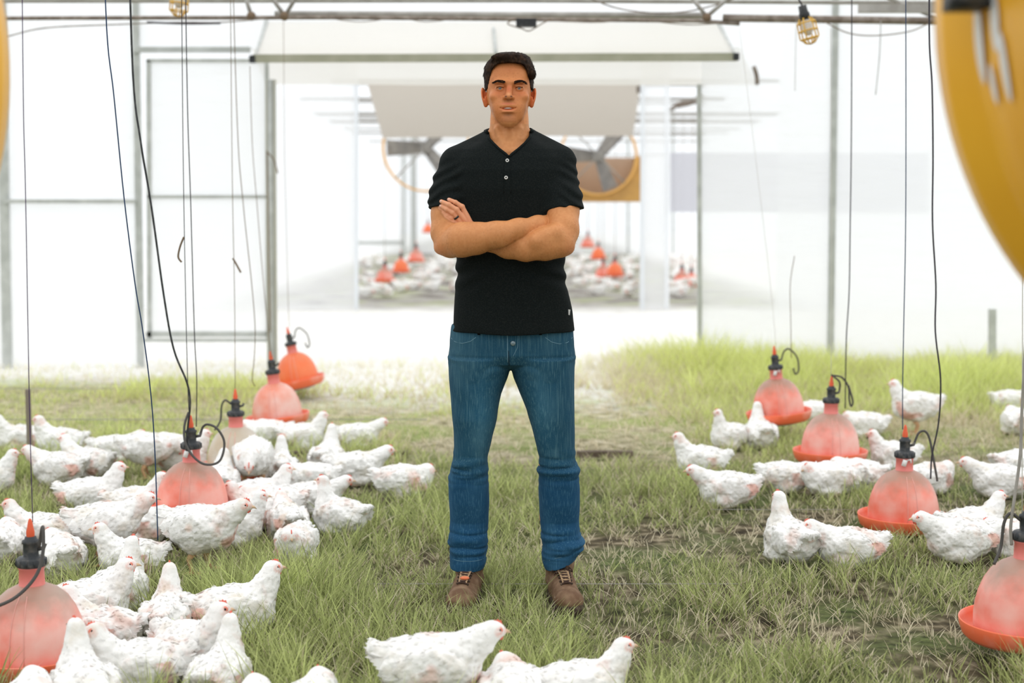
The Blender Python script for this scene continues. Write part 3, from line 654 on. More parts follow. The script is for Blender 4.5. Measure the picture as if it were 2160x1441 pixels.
def drinker(px, Y, py_rim, label, dome='red', tilt=0.0, tdir=0.0, hose='loop', spin=0.0, rimw=None, far=False, group=None, hs=1.0):
    """py_rim: image row of the tray's rim centre"""
    base = P(px, py_rim, Y); r = empty('bell_drinker', base); tag(r, label, 'poultry drinker', group)
    r.rotation_euler = (Matrix.Rotation(tdir, 4, 'Z')@Matrix.Rotation(tilt, 4, 'Y')@Matrix.Rotation(-tdir+spin, 4, 'Z')).to_euler()
    def part(key, nm, fn, m_):
        k = (key, m_.name)
        if k not in _dm: mb = MB(); fn(mb); _dm[k] = mb.me(nm, m_)
        return link(nm, _dm[k], r)
    sg = 64 if not far else 24
    def fdome(b): b.lathe([(.100, -.028), (.141, -.02), (.1425, .0), (.1425, .03), (.139, .06), (.131, .095), (.117, .13), (.098, .16), (.072, .183), (.050, .194), (.040, .199), (.001, .2)], sg)
    part('dome%d' % sg, 'dome', fdome, MD[dome])
    if not far:
        def frib(b):
            pr = [(.1435, .0), (.1435, .03), (.140, .06), (.132, .095), (.118, .13), (.099, .16), (.073, .183)]
            b.tube([(q*math.cos(a), q*math.sin(a), z) for q, z in pr], .0012, 5)
        for a in (-PI/2-.14, -PI/2+.14, PI/2, PI/2+.28): part('rib%.2f' % a, 'seam_rib', frib, M_RIB)
    def ftray(b): b.lathe([(.05, -.028), (.12, -.034), (.150, -.032), (.166, -.022), (.177, -.002), (.1805, .014), (.1835, .016), (.1845, .012), (.182, -.004), (.1745, -.028), (.160, -.042), (.130, -.047), (.05, -.047)], sg)
    part('tray%d' % sg, 'tray', ftray, M_TRAY)
    def fneck(b): b.lathe([(.04, .195), (.0355, .2), (.034, .245), (.037, .247), (.037, .252), (.001, .252)], 32)
    part('neck', 'neck', fneck, M_NECK)
    def fvalve(b):
        b.lathe([(.030, .250), (.040, .252), (.041, .258), (.041, .272), (.036, .277), (.023, .278), (.021, .281), (.021, .315), (.0235, .317), (.0235, .325), (.017, .328), (.015, .336), (.001, .337)], 32)
        for k in range(12):
            a = 2*PI*k/12; b.box((.041*math.cos(a), .041*math.sin(a), .264), (.004, .004, .016), Matrix.Rotation(a, 3, 'Z'))
        b.tube([(.018, 0, .30), (.036, 0, .303), (.040, 0, .315)], .006, 8)
    part('valve', 'valve', fvalve, M_VALVE)
    def ftip(b): b.lathe([(.011, .335), (.0115, .35), (.009, .36), (.006, .378), (.0035, .385), (.001, .387)], 16)
    part('tip', 'hanger_tip', ftip, M_TIP)
    if far:
        hgt = 3.0-base.z; MB().tube([(0, 0, .38), (0, 0, hgt)], .004, 6).build('hanging_cord', M_TWINE, r)
        if round(Y) not in _pipes:
            _pipes.add(round(Y)); o = MB().tube([(-3.4, Y, 3.0), (4.6, Y, 3.0)], .016, 8).build('trim_%d' % (40+len(_pipes)), M_PIPE); tag(o, 'thin roof pipe of the far shed, %.0f metres behind its front' % (Y-Y2), kind='structure')
    if not far:
        def fb(b): b.lathe([(.001, -.060), (.09, -.060), (.115, -.052), (.118, -.046), (.001, -.044)], 40)
        part('ball', 'ballast_base', fb, M_BALL)
        def fl_(b): b.box((-.012, -.043, .235), (.018, .006, .026), Matrix.Rotation(.3, 3, 'Y')).tube([(.0, -.036, .244), (.012, -.048, .25), (.014, -.045, .236)], .0035, 6)
        if dome in ('red',) and hose: part('tag', 'latch_clip', fl_, M_TAG)
        H = {'loop': [(.040, 0, .315), (.05, 0, .34), (.075, -.02, .352), (.115, -.035, .335), (.142, -.04, .28), (.125, -.06, .21), (.07, -.075, .2), (.02, -.07, .235), (-.012, -.055, .29), (-.018, -.03, .35), (-.005, -.01, .40)],
             'right': [(.040, 0, .315), (.055, 0, .352), (.08, 0, .36), (.10, 0, .33), (.115, -.01, .25), (.128, -.015, .18), (.132, -.018, .155)],
             'arch': [(.040, 0, .315), (.035, -.02, .36), (.0, -.02, .39), (-.0, -.02, .392), (.05, -.01, .38), (.085, 0, .33), (.09, 0, .27), (.10, 0, .235), (.108, 0, .26), (.085, 0, .34)],
             'left': [(-.02, 0, .31), (-.05, 0, .33), (-.068, 0, .30), (-.075, 0, .23), (-.10, -.02, .185)],
             'big': [(.030, -.02, .31), (.045, -.03, .37), (.05, -.05, .30), (.035, -.07, .24), (-.01, -.10, .19), (-.07, -.12, .165), (-.13, -.11, .155), (-.16, -.08, .17)],
             'circle': [(.040, 0, .315), (.055, 0, .35), (.085, 0, .36), (.125, 0, .31), (.13, 0, .24), (.11, 0, .215), (.10, 0, .25)]}
        if hose in H: MB().tube(smooth_path(H[hose]), .0048 if hs == 1 else .0048*hs, 8).build('hose', M_HOSE, r)
    return r
drinker(72, 3.93, 1378, 'pink red bell drinker at the lower left corner, closest on that side', 'pink', hose='big')
drinker(406, 5.66, 1076, 'red bell drinker with a black hose loop in the middle of the left flock', 'red', hose='loop')
drinker(499, 6.9, 985, 'dusty tan bell drinker standing out pale behind the left flock', 'dusty', hose='left')
drinker(586, 8.15, 880, 'tilted bell drinker with frosted pale dome beside the door jamb', 'pale', tilt=-.10, tdir=.0, hose=None)
drinker(630, 9.9, 803, 'bright orange bell drinker farthest back on the left, tilted', 'orange', tilt=-.20, hose='circle')
drinker(2160, 4.06, 1318, 'frosted red bell drinker cut by the right edge of the picture', 'pink', hose='left')
drinker(1905, 5.78, 1092, 'red bell drinker with upright seam strips in the right middle', 'red', hose='right')
drinker(1751, 7.05, 955, 'red bell drinker between two others in the right hand row, under the wall post', 'pink', hose='arch')
drinker(1643, 8.0, 872, 'red bell drinker farthest back in the right hand row', 'red', tilt=-.09, hose='circle')
for k, (px, py, Y, lb) in enumerate(((812, 590, 24.5, 'nearest of the small red drinkers left of the man in the far shed'), (846, 570, 27, 'second small red drinker left of the man in the far shed'),
        (878, 548, 29, 'small red drinker with a dark top just left of his elbow in the far shed'), (903, 488, 42, 'tiny faint pink drinker left of his elbow in the far shed'),
        (1240, 518, 34, 'tiny red drinker just right of his elbow in the far shed'), (1262, 543, 30.5, 'second small red drinker right of his elbow in the far shed'),
        (1272, 582, 26.5, 'low red drinker nearest the front right of the man in the far shed'), (1297, 578, 26, 'small red drinker outermost in the right cluster of the far shed'),
        (1438, 597, 25, 'small red drinker seen between the film strip and the thin upright'), (1458, 603, 25.6, 'small red drinker closest to the thin upright in the far shed'))):
    drinker(px, Y, py, lb, 'orange' if k % 2 else 'red', far=True, hose=None)

# ------------------------------------------------------------------ chickens
def frame_mat(pos, yaw, pitch):
    return Matrix.Translation(pos)@Matrix.Rotation(yaw, 4, 'Z')@Matrix.Rotation(pitch, 4, 'Y')
M_FEATH = None
def feather_mat(plume=False):
    m_ = bpy.data.materials.new('white_feathers'); m_.use_nodes = True; t = m_.node_tree; b = t.nodes['Principled BSDF']
    b.inputs['Roughness'].default_value = .85; b.inputs['Specular IOR Level'].default_value = .15
    a = N(t, 'ShaderNodeAttribute', attribute_name='tint'); tc = N(t, 'ShaderNodeTexCoord'); oi = N(t, 'ShaderNodeObjectInfo')
    nz = N(t, 'ShaderNodeTexNoise', noise_dimensions='4D'); nz.inputs['Scale'].default_value = 9; nz.inputs['Detail'].default_value = 5
    w = N(t, 'ShaderNodeMath', operation='MULTIPLY'); w.inputs[1].default_value = 40; t.links.new(oi.outputs['Random'], w.inputs[0]); t.links.new(w.outputs[0], nz.inputs['W']); t.links.new(tc.outputs['Object'], nz.inputs['Vector'])
    def mr_(s, lo, hi, mx_=1):
        r = N(t, 'ShaderNodeMapRange'); r.inputs[1].default_value = lo; r.inputs[2].default_value = hi; r.inputs[4].default_value = mx_; t.links.new(s, r.inputs[0]); return r.outputs[0]
    def mixc(f, s, c):
        m = N(t, 'ShaderNodeMix', data_type='RGBA'); t.links.new(f, m.inputs[0]); t.links.new(s, m.inputs[6]); m.inputs[7].default_value = (*c, 1); return m.outputs[2]
    c1 = mixc(mr_(nz.outputs['Fac'], .56, .68, .55), a.outputs['Color'], (.70, .42, .33))
    nz2 = N(t, 'ShaderNodeTexNoise', noise_dimensions='4D'); nz2.inputs['Scale'].default_value = 14; nz2.inputs['Detail'].default_value = 6
    t.links.new(w.outputs[0], nz2.inputs['W']); t.links.new(tc.outputs['Object'], nz2.inputs['Vector'])
    c2 = mixc(mr_(nz2.outputs['Fac'], .55, .72, .5), c1, (.62, .53, .38))
    t.links.new(c2, b.inputs['Base Color'])
    bp = N(t, 'ShaderNodeBump'); bp.inputs['Strength'].default_value = .5; bp.inputs['Distance'].default_value = .004
    nb = N(t, 'ShaderNodeTexNoise'); nb.inputs['Scale'].default_value = 120; nb.inputs['Detail'].default_value = 3; t.links.new(tc.outputs['Object'], nb.inputs['Vector'])
    t.links.new(nb.outputs['Fac'], bp.inputs['Height']); t.links.new(bp.outputs[0], b.inputs['Normal'])
    if plume:
        d = N(t, 'ShaderNodeBsdfDiffuse'); l = N(t, 'ShaderNodeBsdfTranslucent'); mx = N(t, 'ShaderNodeMixShader'); mx.inputs[0].default_value = .22
        for q in (d, l): t.links.new(c2, q.inputs[0])
        t.links.new(d.outputs[0], mx.inputs[1]); t.links.new(l.outputs[0], mx.inputs[2]); t.links.new(mx.outputs[0], t.nodes['Material Output'].inputs[0])
    return m_
M_FEATH = feather_mat(); M_PLUME = feather_mat(True); M_PLUME.name = 'white_plumes'
M_COMB = mat('red_comb', (.78, .15, .10), .55, .3)
M_BEAK = mat('horn_beak', (.72, .50, .32), .45, .4)
M_EYE = mat('dark_eye', (.02, .012, .008), .15, .6)
M_SHANK = mat('yellow_shank', (.62, .38, .20), .7, .3, noise=(40, (.50, .28, .16), .4, .7))
HEADS = {   # head position (sit), yaw, pitch, neck chain
 'up':    dict(h=(.132, 0, .222), yaw=.05, pit=.05, neck=[(.07, 0, .10, .055), (.098, 0, .15, .041), (.120, 0, .188, .029), (.128, 0, .216, .023)]),
 'tall':  dict(h=(.098, 0, .248), yaw=.1, pit=.0, neck=[(.055, 0, .10, .055), (.080, 0, .155, .040), (.090, 0, .205, .028), (.094, 0, .242, .023)]),
 'fwd':   dict(h=(.176, 0, .182), yaw=.12, pit=.15, neck=[(.07, 0, .10, .055), (.110, 0, .136, .042), (.148, 0, .160, .030), (.170, 0, .177, .024)]),
 'tuck':  dict(h=(.125, .01, .150), yaw=.3, pit=.3, neck=[(.07, 0, .10, .05), (.105, 0, .12, .042), (.120, 0, .14, .030)]),
 'low':   dict(h=(.185, .0, .075), yaw=0, pit=.9, neck=[(.08, 0, .095, .05), (.13, 0, .105, .038), (.165, 0, .095, .027)]),
 'turnl': dict(h=(.13, .01, .235), yaw=1.1, pit=.1, neck=[(.07, 0, .10, .055), (.10, 0, .15, .040), (.12, .0, .195, .028), (.127, .003, .228, .022)]),
 'turnr': dict(h=(.13, -.01, .235), yaw=-1.1, pit=.1, neck=[(.07, 0, .10, .055), (.10, 0, .15, .040), (.12, .0, .195, .028), (.127, -.003, .228, .022)]),
}
def make_bird(head, stand, seed):
    """returns dict part -> list of meshes; bird faces +X, origin on the ground below the body"""
    rg = np.random.default_rng(seed); H = HEADS[head]; dz = .085 if stand else 0.0; dp = .02 if stand else 0
    F = Field(np.arange(-.25, .28, .0038), np.arange(-.125, .125, .0038), np.arange(-.012, .40, .0038))
    z = dz
    tilt = Matrix.Rotation(-.10 if head != 'low' else .05, 4, 'Y')
    F.ell((-.005, 0, .090+z), (.120, .086, .084), 0, M=tilt)
    F.ell((.066, 0, .082+z), (.070, .078, .073), .03)
    F.ell((-.080, 0, .096+z), (.058, .062, .062), .03)
    if stand: F.ell((.0, 0, .062+z), (.095, .062, .062), .03)
    F.chain([(p[0], p[1], p[2]+z, p[3]) for p in H['neck']], .03)
    hp = np.array(H['h'])+[0, 0, z]; HM = frame_mat(Vector(hp), H['yaw'], H['pit'])
    hl = lambda x, y, z_: tuple(HM@Vector((x, y, z_)))
    F.ell(hl(0, 0, 0), (.030, .0215, .0225), .012, M=HM)
    F.ell(hl(.020, 0, -.004), (.014, .0135, .013), .008, M=HM)
    F.ell(hl(-.004, 0, -.012), (.020, .018, .018), .015, M=HM)
    # wings folded along the flanks, drooping a little
    wm = Matrix.Rotation(-.12, 4, 'Y')
    for s_ in (-1, 1):
        F.ell((-.010, s_*.073, .098+z), (.090, .022, .052), .008, M=wm)
        F.ell((-.075, s_*.052, .098+z), (.065, .016, .030), .006, M=wm)
        if stand: F.ell((-.005, s_*.045, .05+z), (.045, .034, .055), .02)
        else: F.ell((.02, s_*.055, .035), (.06, .04, .035), .02)
    # tail fan
    for s_ in (-.5, 0, .5):
        F.cone((-.11, s_*.03, .112+z), (-.152-.01*abs(s_), s_*.045, .142+z), .030, .014, .018, sc=(1, 1, 1))
    def rough(X, Y, Z, d):
        sn = seed*3.1
        n = .0048*vn(X*42+sn, Y*38, Z*38)+.0034*vn(X*95, Y*95+sn, Z*95)
        hd = np.sqrt((X-hp[0])**2+(Y-hp[1])**2+(Z-hp[2])**2); w_ = np.clip((hd-.028)/.04, .08, 1)
        return np.where(np.abs(d) < .03, d+n*w_, d)
    F.fn(rough, (-1, -1, -1), (1, 1, 1))
    if not stand: F.fn(lambda X, Y, Z, d: np.maximum(d, -(Z-.0)), (-1, -1, -1), (1, 1, 1))
    V, Q = F.mesh(); V = lap(V, Q, 1, .4); nb = vnormals(V, Q)
    # feather scales laid over the surface
    hd = np.linalg.norm(V-hp, axis=1)
    nf = 420; pick = rg.choice(len(V), nf*2, replace=False); pick = pick[(hd[pick] > .036) & (V[pick, 2] > .012)][:nf]
    c = V[pick]; n_ = nb[pick]; hdp = hd[pick]
    L = np.interp(hdp, [.03, .09, .16, .4], [.008, .011, .017, .021])*rg.uniform(.8, 1.3, len(c)); Wd = L*.30
    back = np.where((hdp < .11)[:, None], np.array([[-.35, 0, -1.]]), np.array([[-1., 0, -.25]]))+rg.normal(0, .25, (len(c), 3))
    d = back-n_*(back*n_).sum(1, keepdims=True); d /= np.linalg.norm(d, axis=1, keepdims=True)+1e-9
    s_ = np.cross(n_, d); lift = rg.uniform(.0, .05, len(c))[:, None]
    p0 = c-d*L[:, None]*.3-n_*.0015; p1 = c+d*L[:, None]*.35+n_*(L[:, None]*.05+.0012)
    tip = c+d*L[:, None]*.9+n_*L[:, None]*lift
    q1 = p1+s_*Wd[:, None]; q2 = p1-s_*Wd[:, None]
    VF = np.stack([p0, q2, tip, q1], 1).reshape(-1, 3); b0 = len(V)+np.arange(len(c))*4
    QF = np.stack([b0, b0+1, b0+2, b0+3], 1)
    # long tail and wing tip feathers
    TV = []; TQ = []; off = len(V)+len(VF)
    def plume(a, dr_, up_, ln, wd):
        nonlocal off
        a = np.array(a, float); dr_ = np.array(dr_, float); dr_ /= np.linalg.norm(dr_); up_ = np.array(up_, float); sd = np.cross(up_, dr_); sd /= np.linalg.norm(sd)
        for i, (t, w_) in enumerate(((0, .4), (.35, 1), (.75, .9), (1, .15))):
            q = a+dr_*ln*t-np.array([0, 0, 1])*ln*.12*t*t; TV.extend([q+sd*wd*w_, q-sd*wd*w_])
            if i: TQ.append([off, off+1, off+3, off+2]); off += 2
        off += 2
    for k in range(9):
        y = (k-4)/4; plume((-.125, y*.030, .118+z+rg.uniform(-.008, .012)), (-1, y*.5, .55+rg.uniform(-.15, .1)), (0, y*.3, 1), .050+rg.uniform(-.01, .015), .010)
    for sgn in (-1, 1):
        for k in range(6):
            plume((-.07-.008*k, sgn*(.072-.004*k), .078+z+k*.007), (-1, -sgn*.12, -.02+.04*k), (0, sgn, .4), .055, .008)
    TV = np.array(TV); VA = np.concatenate([V, VF, TV]); QA = np.concatenate([Q, QF, np.array(TQ)])
    me = mesh_np('body', VA, QA, [M_FEATH, M_PLUME], True, np.concatenate([np.zeros(len(Q)), np.ones(len(QA)-len(Q))]))
    NV = vnormals(VA, QA); nB = nb/(np.linalg.norm(nb, axis=1, keepdims=True)+1e-9)
    near_n = np.repeat(nB[pick], 4, 0); q_ = NV[len(V):len(V)+len(VF)]
    NV[:len(V)] = nB; NV[len(V):len(V)+len(VF)] = near_n*.72+q_*.28
    NV /= np.linalg.norm(NV, axis=1, keepdims=True)+1e-9
    me.normals_split_custom_set_from_vertices(NV.tolist())
    wh = np.array([.90, .895, .875]); pk = np.array([.80, .36, .28]); di = np.array([.72, .64, .50])
    col = np.tile(wh, (len(VA), 1)); hda = np.linalg.norm(VA-hp, axis=1)
    ML = np.array(HM.inverted()); loc = VA@ML[:3, :3].T+ML[:3, 3]
    face = np.clip(1-np.sqrt(((loc[:, 0]-.016)/.022)**2+((loc[:, 2]+.002)/.018)**2), 0, 1)**.6*(hda < .05)
    face *= np.clip(.55+.6*vn(VA[:, 0]*150, VA[:, 1]*150, VA[:, 2]*150), 0, 1)
    col = col*(1-face[:, None])+pk*face[:, None]
    bel = np.clip((.05+z-VA[:, 2])/.05, 0, 1)*np.clip(.5+.9*vn(VA[:, 0]*25, VA[:, 1]*25, VA[:, 2]*25), 0, 1)*.75
    bel *= (hda > .06); col = col*(1-bel[:, None])+di*bel[:, None]
    bre = (np.clip(vn(VA[:, 0]*16+seed, VA[:, 1]*16, VA[:, 2]*16)*3.2-1.25, 0, 1)*(VA[:, 2] < .12+z)*(hda > .07))[:, None]*.8
    col = col*(1-bre)+np.array([.74, .40, .32])*bre
    setcol(me, 'tint', col)
    parts = [('body', me)]
    # comb
    cb = MB(); pr = [(-.006, .017), (-.002, .0265), (.002, .023), (.007, .029), (.011, .024), (.016, .0265), (.020, .018), (.026, .010), (.012, .012)]
    V2 = [hl(x, y, zz) for y in (-.0022, .0022) for x, zz in pr]; n9 = len(pr)
    cm = [hl(.006, y, .016) for y in (-.003, .003)]
    Q2 = [[i, (i+1) % n9, n9+(i+1) % n9, n9+i] for i in range(n9)]
    T2 = [[2*n9, (i+1) % n9, i] for i in range(n9)]+[[2*n9+1, n9+i, n9+(i+1) % n9] for i in range(n9)]
    cb.add(V2+cm, Q2, T2); parts.append(('comb', cb.me('comb', M_COMB)))
    R3 = HM.to_3x3()
    def hball(mb, c, r, seg=10, rings=7):
        t = MB(); t.ball((0, 0, 0), r, seg, rings); mb.add(np.array(t.v[0])@np.array(R3).T+np.array(hl(*c)), t.q[0])
    for s1 in (-1, 1):
        w_ = MB(); hball(w_, (.022, s1*.006, -.018), (.006, .003, .009)); parts.append(('wattle', w_.me('wattle', M_COMB)))
    f_ = MB()
    for s1 in (-1, 1): hball(f_, (.010, s1*.0165, .002), (.012, .0045, .010))
    parts.append(('face_skin', f_.me('face_skin', mat('pink_face', (.80, .27, .20), .7) if 'pink_face' not in bpy.data.materials else bpy.data.materials['pink_face'])))
    bk_ = MB(); Vb = [hl(*q) for q in [(.028, -.0065, .003), (.028, .0065, .003), (.029, .0055, -.008), (.029, -.0055, -.008), (.040, -.0035, .002), (.040, .0035, .002), (.040, .003, -.006), (.040, -.003, -.006), (.052, 0, -.007)]]
    bk_.add(Vb, [[0, 1, 5, 4], [1, 2, 6, 5], [2, 3, 7, 6], [3, 0, 4, 7]], [[4, 5, 8], [5, 6, 8], [6, 7, 8], [7, 4, 8]]); parts.append(('beak', bk_.me('beak', M_BEAK)))
    for s1 in (-1, 1):
        e_ = MB(); hball(e_, (.011, s1*.0205, .003), (.0042, .0022, .0042)); parts.append(('eye', e_.me('eye', M_EYE)))
    if stand:
        for s1 in (-1, 1):
            l_ = MB(); x0 = .005+s1*.012
            l_.tube([(x0-.005, s1*.042, .085), (x0-.022, s1*.045, .058), (x0-.008, s1*.046, .012), (x0-.004, s1*.046, .006)], [.016, .0095, .008, .009], 8)
            for a in (-.5, 0, .5, PI): l_.tube([(x0-.004, s1*.046, .008), (x0+.028*math.cos(a), s1*.046+.028*math.sin(a), .007), (x0+.046*math.cos(a), s1*.046+.046*math.sin(a), .003)], [.008, .006, .0025], 6)
            parts.append(('leg', l_.me('leg', M_SHANK)))
    return parts
PROTO = {}
def bird_parts(key):
    if key not in PROTO:
        hd, st = key; PROTO[key] = make_bird(hd, st, 5+len(PROTO))
    return PROTO[key]
def lite_parts():
    if 'lite' not in PROTO: PROTO['lite'] = [p for p in bird_parts(('fwd', False)) if p[0] in ('body', 'comb')]
    return PROTO['lite']
BIRDS = []
def bird(px, py, deg, head, stand, label, s=1.0, group='white hens of the near flock', lite=False, at=None):
    g = at or G(px, py); a = math.radians(deg)
    r = empty('chicken', (g.x, g.y, 0 if not stand else .005), a); r.scale = (s,)*3; tag(r, label, 'chicken', group)
    for nm, me in (lite_parts() if lite else bird_parts((head, stand))): link(nm, me, r)
    BIRDS.append((g.x, g.y, a, s, stand)); return r
U, T_, FW, TK, LO, TL, TR_ = 'up', 'tall', 'fwd', 'tuck', 'low', 'turnl', 'turnr'
GL = 'white hens at the left'; GR = 'white hens at the right'; GF = 'white hens along the bottom edge'
L_ = [
 (45, 955, 200, U, 0, 'white hen highest at the left border, head raised beside the grey stake'),
 (130, 965, 175, U, 0, 'white rear row hen with neck up and tail raised, right of the stake'),
 (240, 975, 5, FW, 0, 'white hen alone in the rear row, red comb to the right, above the left flock'),
 (125, 1022, 170, FW, 0, 'white hen lying low with pale face to the stake, half hidden in tall grass'),
 (185, 1010, 168, U, 0, 'white hen with rounded back and red face, right behind the low one by the stake'),
 (-22, 1040, 10, U, 0, 'white hen cut by the left border, only neck and face looking right, beside the stake'),
 (192, 1085, 8, U, 0, 'white hen with bright red face and long flat back, above the large standing pair'),
 (285, 1100, 8, U, 0, 'white hen with raised pink face just left of the hose looped red drinker'),
 (212, 1196, 15, FW, 1, 'large standing white hen with pink bare flank and yellow legs, left of the looped drinker'),
 (292, 1150, 350, TK, 0, 'white hen peering out between the large standing hen and the looped red drinker'),
 (85, 1160, 190, U, 0, 'white hen facing left with pink beak, behind the lower left drinker top'),
 (8, 1190, 100, TK, 0, 'rounded headless looking white hen at the left border above the corner drinker'),
 (140, 1215, 120, TK, 0, 'white hen seen from behind with soiled rump, right of the corner drinker valve'),
 (305, 1215, 185, U, 0, 'white hen with dark red face to the left, below the large standing pair'),
 (400, 1215, 345, FW, 1, 'large standing white hen with low head and raised tail in front of the looped drinker'),
 (488, 1150, 5, U, 0, 'white hen with red comb to the right, resting right below the looped drinker'),
 (468, 1128, 175, U, 0, 'white hen with pale face to the left against the red dome of the looped drinker'),
 (545, 1120, 175, TK, 0, 'white hen peeping over others right behind the orange tray of the looped drinker'),
 (588, 1128, 110, FW, 0, 'white hen seen from behind with fluffy raised tail, beside the looped drinker'),
 (555, 1082, 8, U, 0, 'white hen with slim pink face to the right, just above the fluffy tailed one'),
 (535, 1040, 275, LO, 1, 'white hen stooping toward the camera before the dusty pale drinker'),
 (595, 1020, 100, T_, 0, 'white hen with straight raised neck and brown belly, right of the dusty drinker'),
 (690, 1000, 80, T_, 0, 'white hen stretching its neck up, with pink shoulder, between the rear hens'),
 (468, 1055, 95, U, 0, 'white hen in front of the dusty pale drinker, back turned'),
 (660, 1040, 185, TK, 0, 'white hen lying low behind the one with the pink flank, above the brick red face'),
 (748, 1022, 5, FW, 0, 'white hen with red comb to the right, lying before the dark board'),
 (628, 948, 10, U, 0, 'white hen in the rear row under the tilted frosted drinker'),
 (752, 948, 5, FW, 0, 'white hen rightmost in the rear row of the left flock, red face'),
 (570, 948, 190, TK, 0, 'small part of a white hen between the dusty and the tilted drinker'),
 (655, 1085, 0, FW, 0, 'white hen whose red face touches the neck of the upright hen'),
 (718, 1128, 150, T_, 0, 'white hen with long upright neck and pink flank, rightmost of the dense flock'),
 (850, 1052, 0, TK, 0, 'white oval hen with hidden head alone in the grass left of his knee'),
 (312, 1010, 20, LO, 1, 'white hen with pink thigh bending away behind the blue cord'),
 (382, 1000, 10, U, 0, 'white hen with pink face directly behind the valve of the looped drinker'),
 (350, 975, 170, TK, 0, 'white hen back showing above the others behind the blue cord'),
 (625, 1185, 265, TK, 0, 'white hen resting alone with its orange beak tucked down, left of the near boot'),
 (185, 1330, 10, U, 0, 'white hen with pink face to the right, touching the pink dome of the corner drinker'),
 (250, 1290, 70, T_, 0, 'slim white hen with red tipped head turned away, behind the corner pair'),
 (345, 1362, 95, T_, 0, 'white hen with tall ruffled neck seen from behind, in the lower left group'),
 (462, 1345, 20, U, 0, 'white hen with bright red upright comb, right end of the lower left group'),
 (232, 1385, 170, U, 0, 'white hen with orange beak half hidden by the one with a red brow'),
 (312, 1462, 205, U, 0, 'white hen with red brow and pale beak facing left in the lower left group'),
 (370, 1440, 320, TL, 0, 'white hen with large red wattle and cheek facing right in the lower left group'),
 (465, 1485, 80, T_, 0, 'white hen seen from behind, rightmost at the bottom of the lower left group'),
 (205, 1510, 120, T_, 0, 'white hen turning its back, in front of the corner drinker tray'),
 (60, 1562, 100, TK, 0, 'white hen back peeking up at the bottom left corner'),
]
R_ = [
 (1592, 945, 200, T_, 0, 'white hen with pink face left of its twin, before the rearmost right drinker'),
 (1632, 938, 95, T_, 0, 'white hen with neck up and back turned, before the rearmost right drinker'),
 (1715, 895, 15, TK, 0, 'white hen half hidden between the two rear drinkers at the right'),
 (1825, 922, 170, TK, 0, 'white hen with hidden head, right of the second drinker dome at the right'),
 (1930, 918, 180, U, 1, 'standing white hen with red face to the left and pink flank, under the pale cord'),
 (1885, 990, 178, U, 0, 'plump white hen with face against the rim of the second drinker at the right'),
 (1480, 1005, 172, U, 0, 'white hen with red comb to the left, alone in tall grass right of his knee'),
 (1535, 1068, 180, FW, 0, 'long white hen stretched out, face to the left, under the resting single one'),
 (1665, 1038, 345, TK, 0, 'white hen with sleepy pink face, leftmost of the row under the second drinker'),
 (1748, 1042, 190, TK, 0, 'white hen curled up, middle of the row under the second drinker'),
 (1805, 1038, 150, TK, 0, 'white hen with pink red skin, right in the row touching the near red dome'),
 (1960, 1040, 20, TK, 0, 'white hen behind the right shoulder of the near red dome with seam strips'),
 (1672, 1185, 110, T_, 0, 'white hen with pale neck up, back turned, left in the front right pair'),
 (1788, 1195, 175, FW, 0, 'white hen lying with orange pink face to the left in the front right pair'),
 (2048, 1150, 10, U, 0, 'white hen with face up to the right, behind the orange tray of the seamed drinker'),
 (2035, 1180, 185, FW, 0, 'broad white hen with grey beak to the left just under the orange tray'),
 (2135, 1178, 150, TK, 0, 'white hen beside the grey hose at the right border'),
 (2110, 1050, 168, FW, 0, 'white hen lying in tall grass at the right border, pink face to the left'),
 (2150, 1015, 10, TK, 0, 'white hen back at the right border above the one in tall grass'),
 (2130, 868, 0, TK, 0, 'distant white hen, topmost at the right border in yellow green grass'),
 (2145, 918, 90, TK, 0, 'tiny pale hen at the right border under the topmost one'),
]
F_ = [
 (925, 1535, 5, FW, 1, 'large white hen with red comb and wattle facing right, bottom middle below the boot'),
 (1205, 1512, 3, U, 0, 'white hen with slim yellow beak facing right at the bottom, neck raised'),
 (1080, 1535, 95, TK, 0, 'white hen back between the two facing right at the bottom edge'),
 (1250, 1580, 10, TK, 0, 'white hen mostly cut off below the slim beaked one at the bottom edge'),
 (535, 1580, 90, TK, 0, 'white hen back just peeking in, left of two at the bottom edge'),
 (640, 1572, 80, TK, 0, 'white hen back just peeking in, right of two at the bottom edge'),
]
SCL = {0: .88, 1: .93}
ALL = L_+R_+F_; SZ = [SCL[b_[4]]*(1+.06*math.sin(i*2.3)) for i, b_ in enumerate(ALL)]
PP = np.array([list(G(b_[0], b_[1]))[:2] for b_ in ALL]); P0 = PP.copy()
DR = np.array([[o.location.x, o.location.y] for o in bpy.data.objects if o.name.startswith('bell_drinker') and o.location.y < 12])
def circ(i):
    a = math.radians(ALL[i][2]); u = np.array([math.cos(a), math.sin(a)]); s_ = SZ[i]
    return [(PP[i]+u*.075*s_, .068*s_), (PP[i]-u*.0*s_, .078*s_), (PP[i]-u*.085*s_, .062*s_)]
for it in range(40):
    mv = np.zeros_like(PP); cs = [circ(i) for i in range(len(ALL))]
    for i in range(len(ALL)):
        for j in range(i+1, len(ALL)):
            if np.abs(PP[i]-PP[j]).sum() > .6: continue
            for p, r1 in cs[i]:
                for q, r2 in cs[j]:
                    d = p-q; L = np.linalg.norm(d)+1e-6; ov = r1+r2-L
                    if ov > 0: mv[i] += d/L*ov*.25; mv[j] -= d/L*ov*.25
        for q in DR:
            for p, r1 in cs[i]:
                d = p-q; L = np.linalg.norm(d)+1e-6; ov = r1+.150-L
                if ov > 0: mv[i] += d/L*ov*.4
    PP += np.clip(mv, -.03, .03); PP = P0+np.clip(PP-P0, -.14, .14)
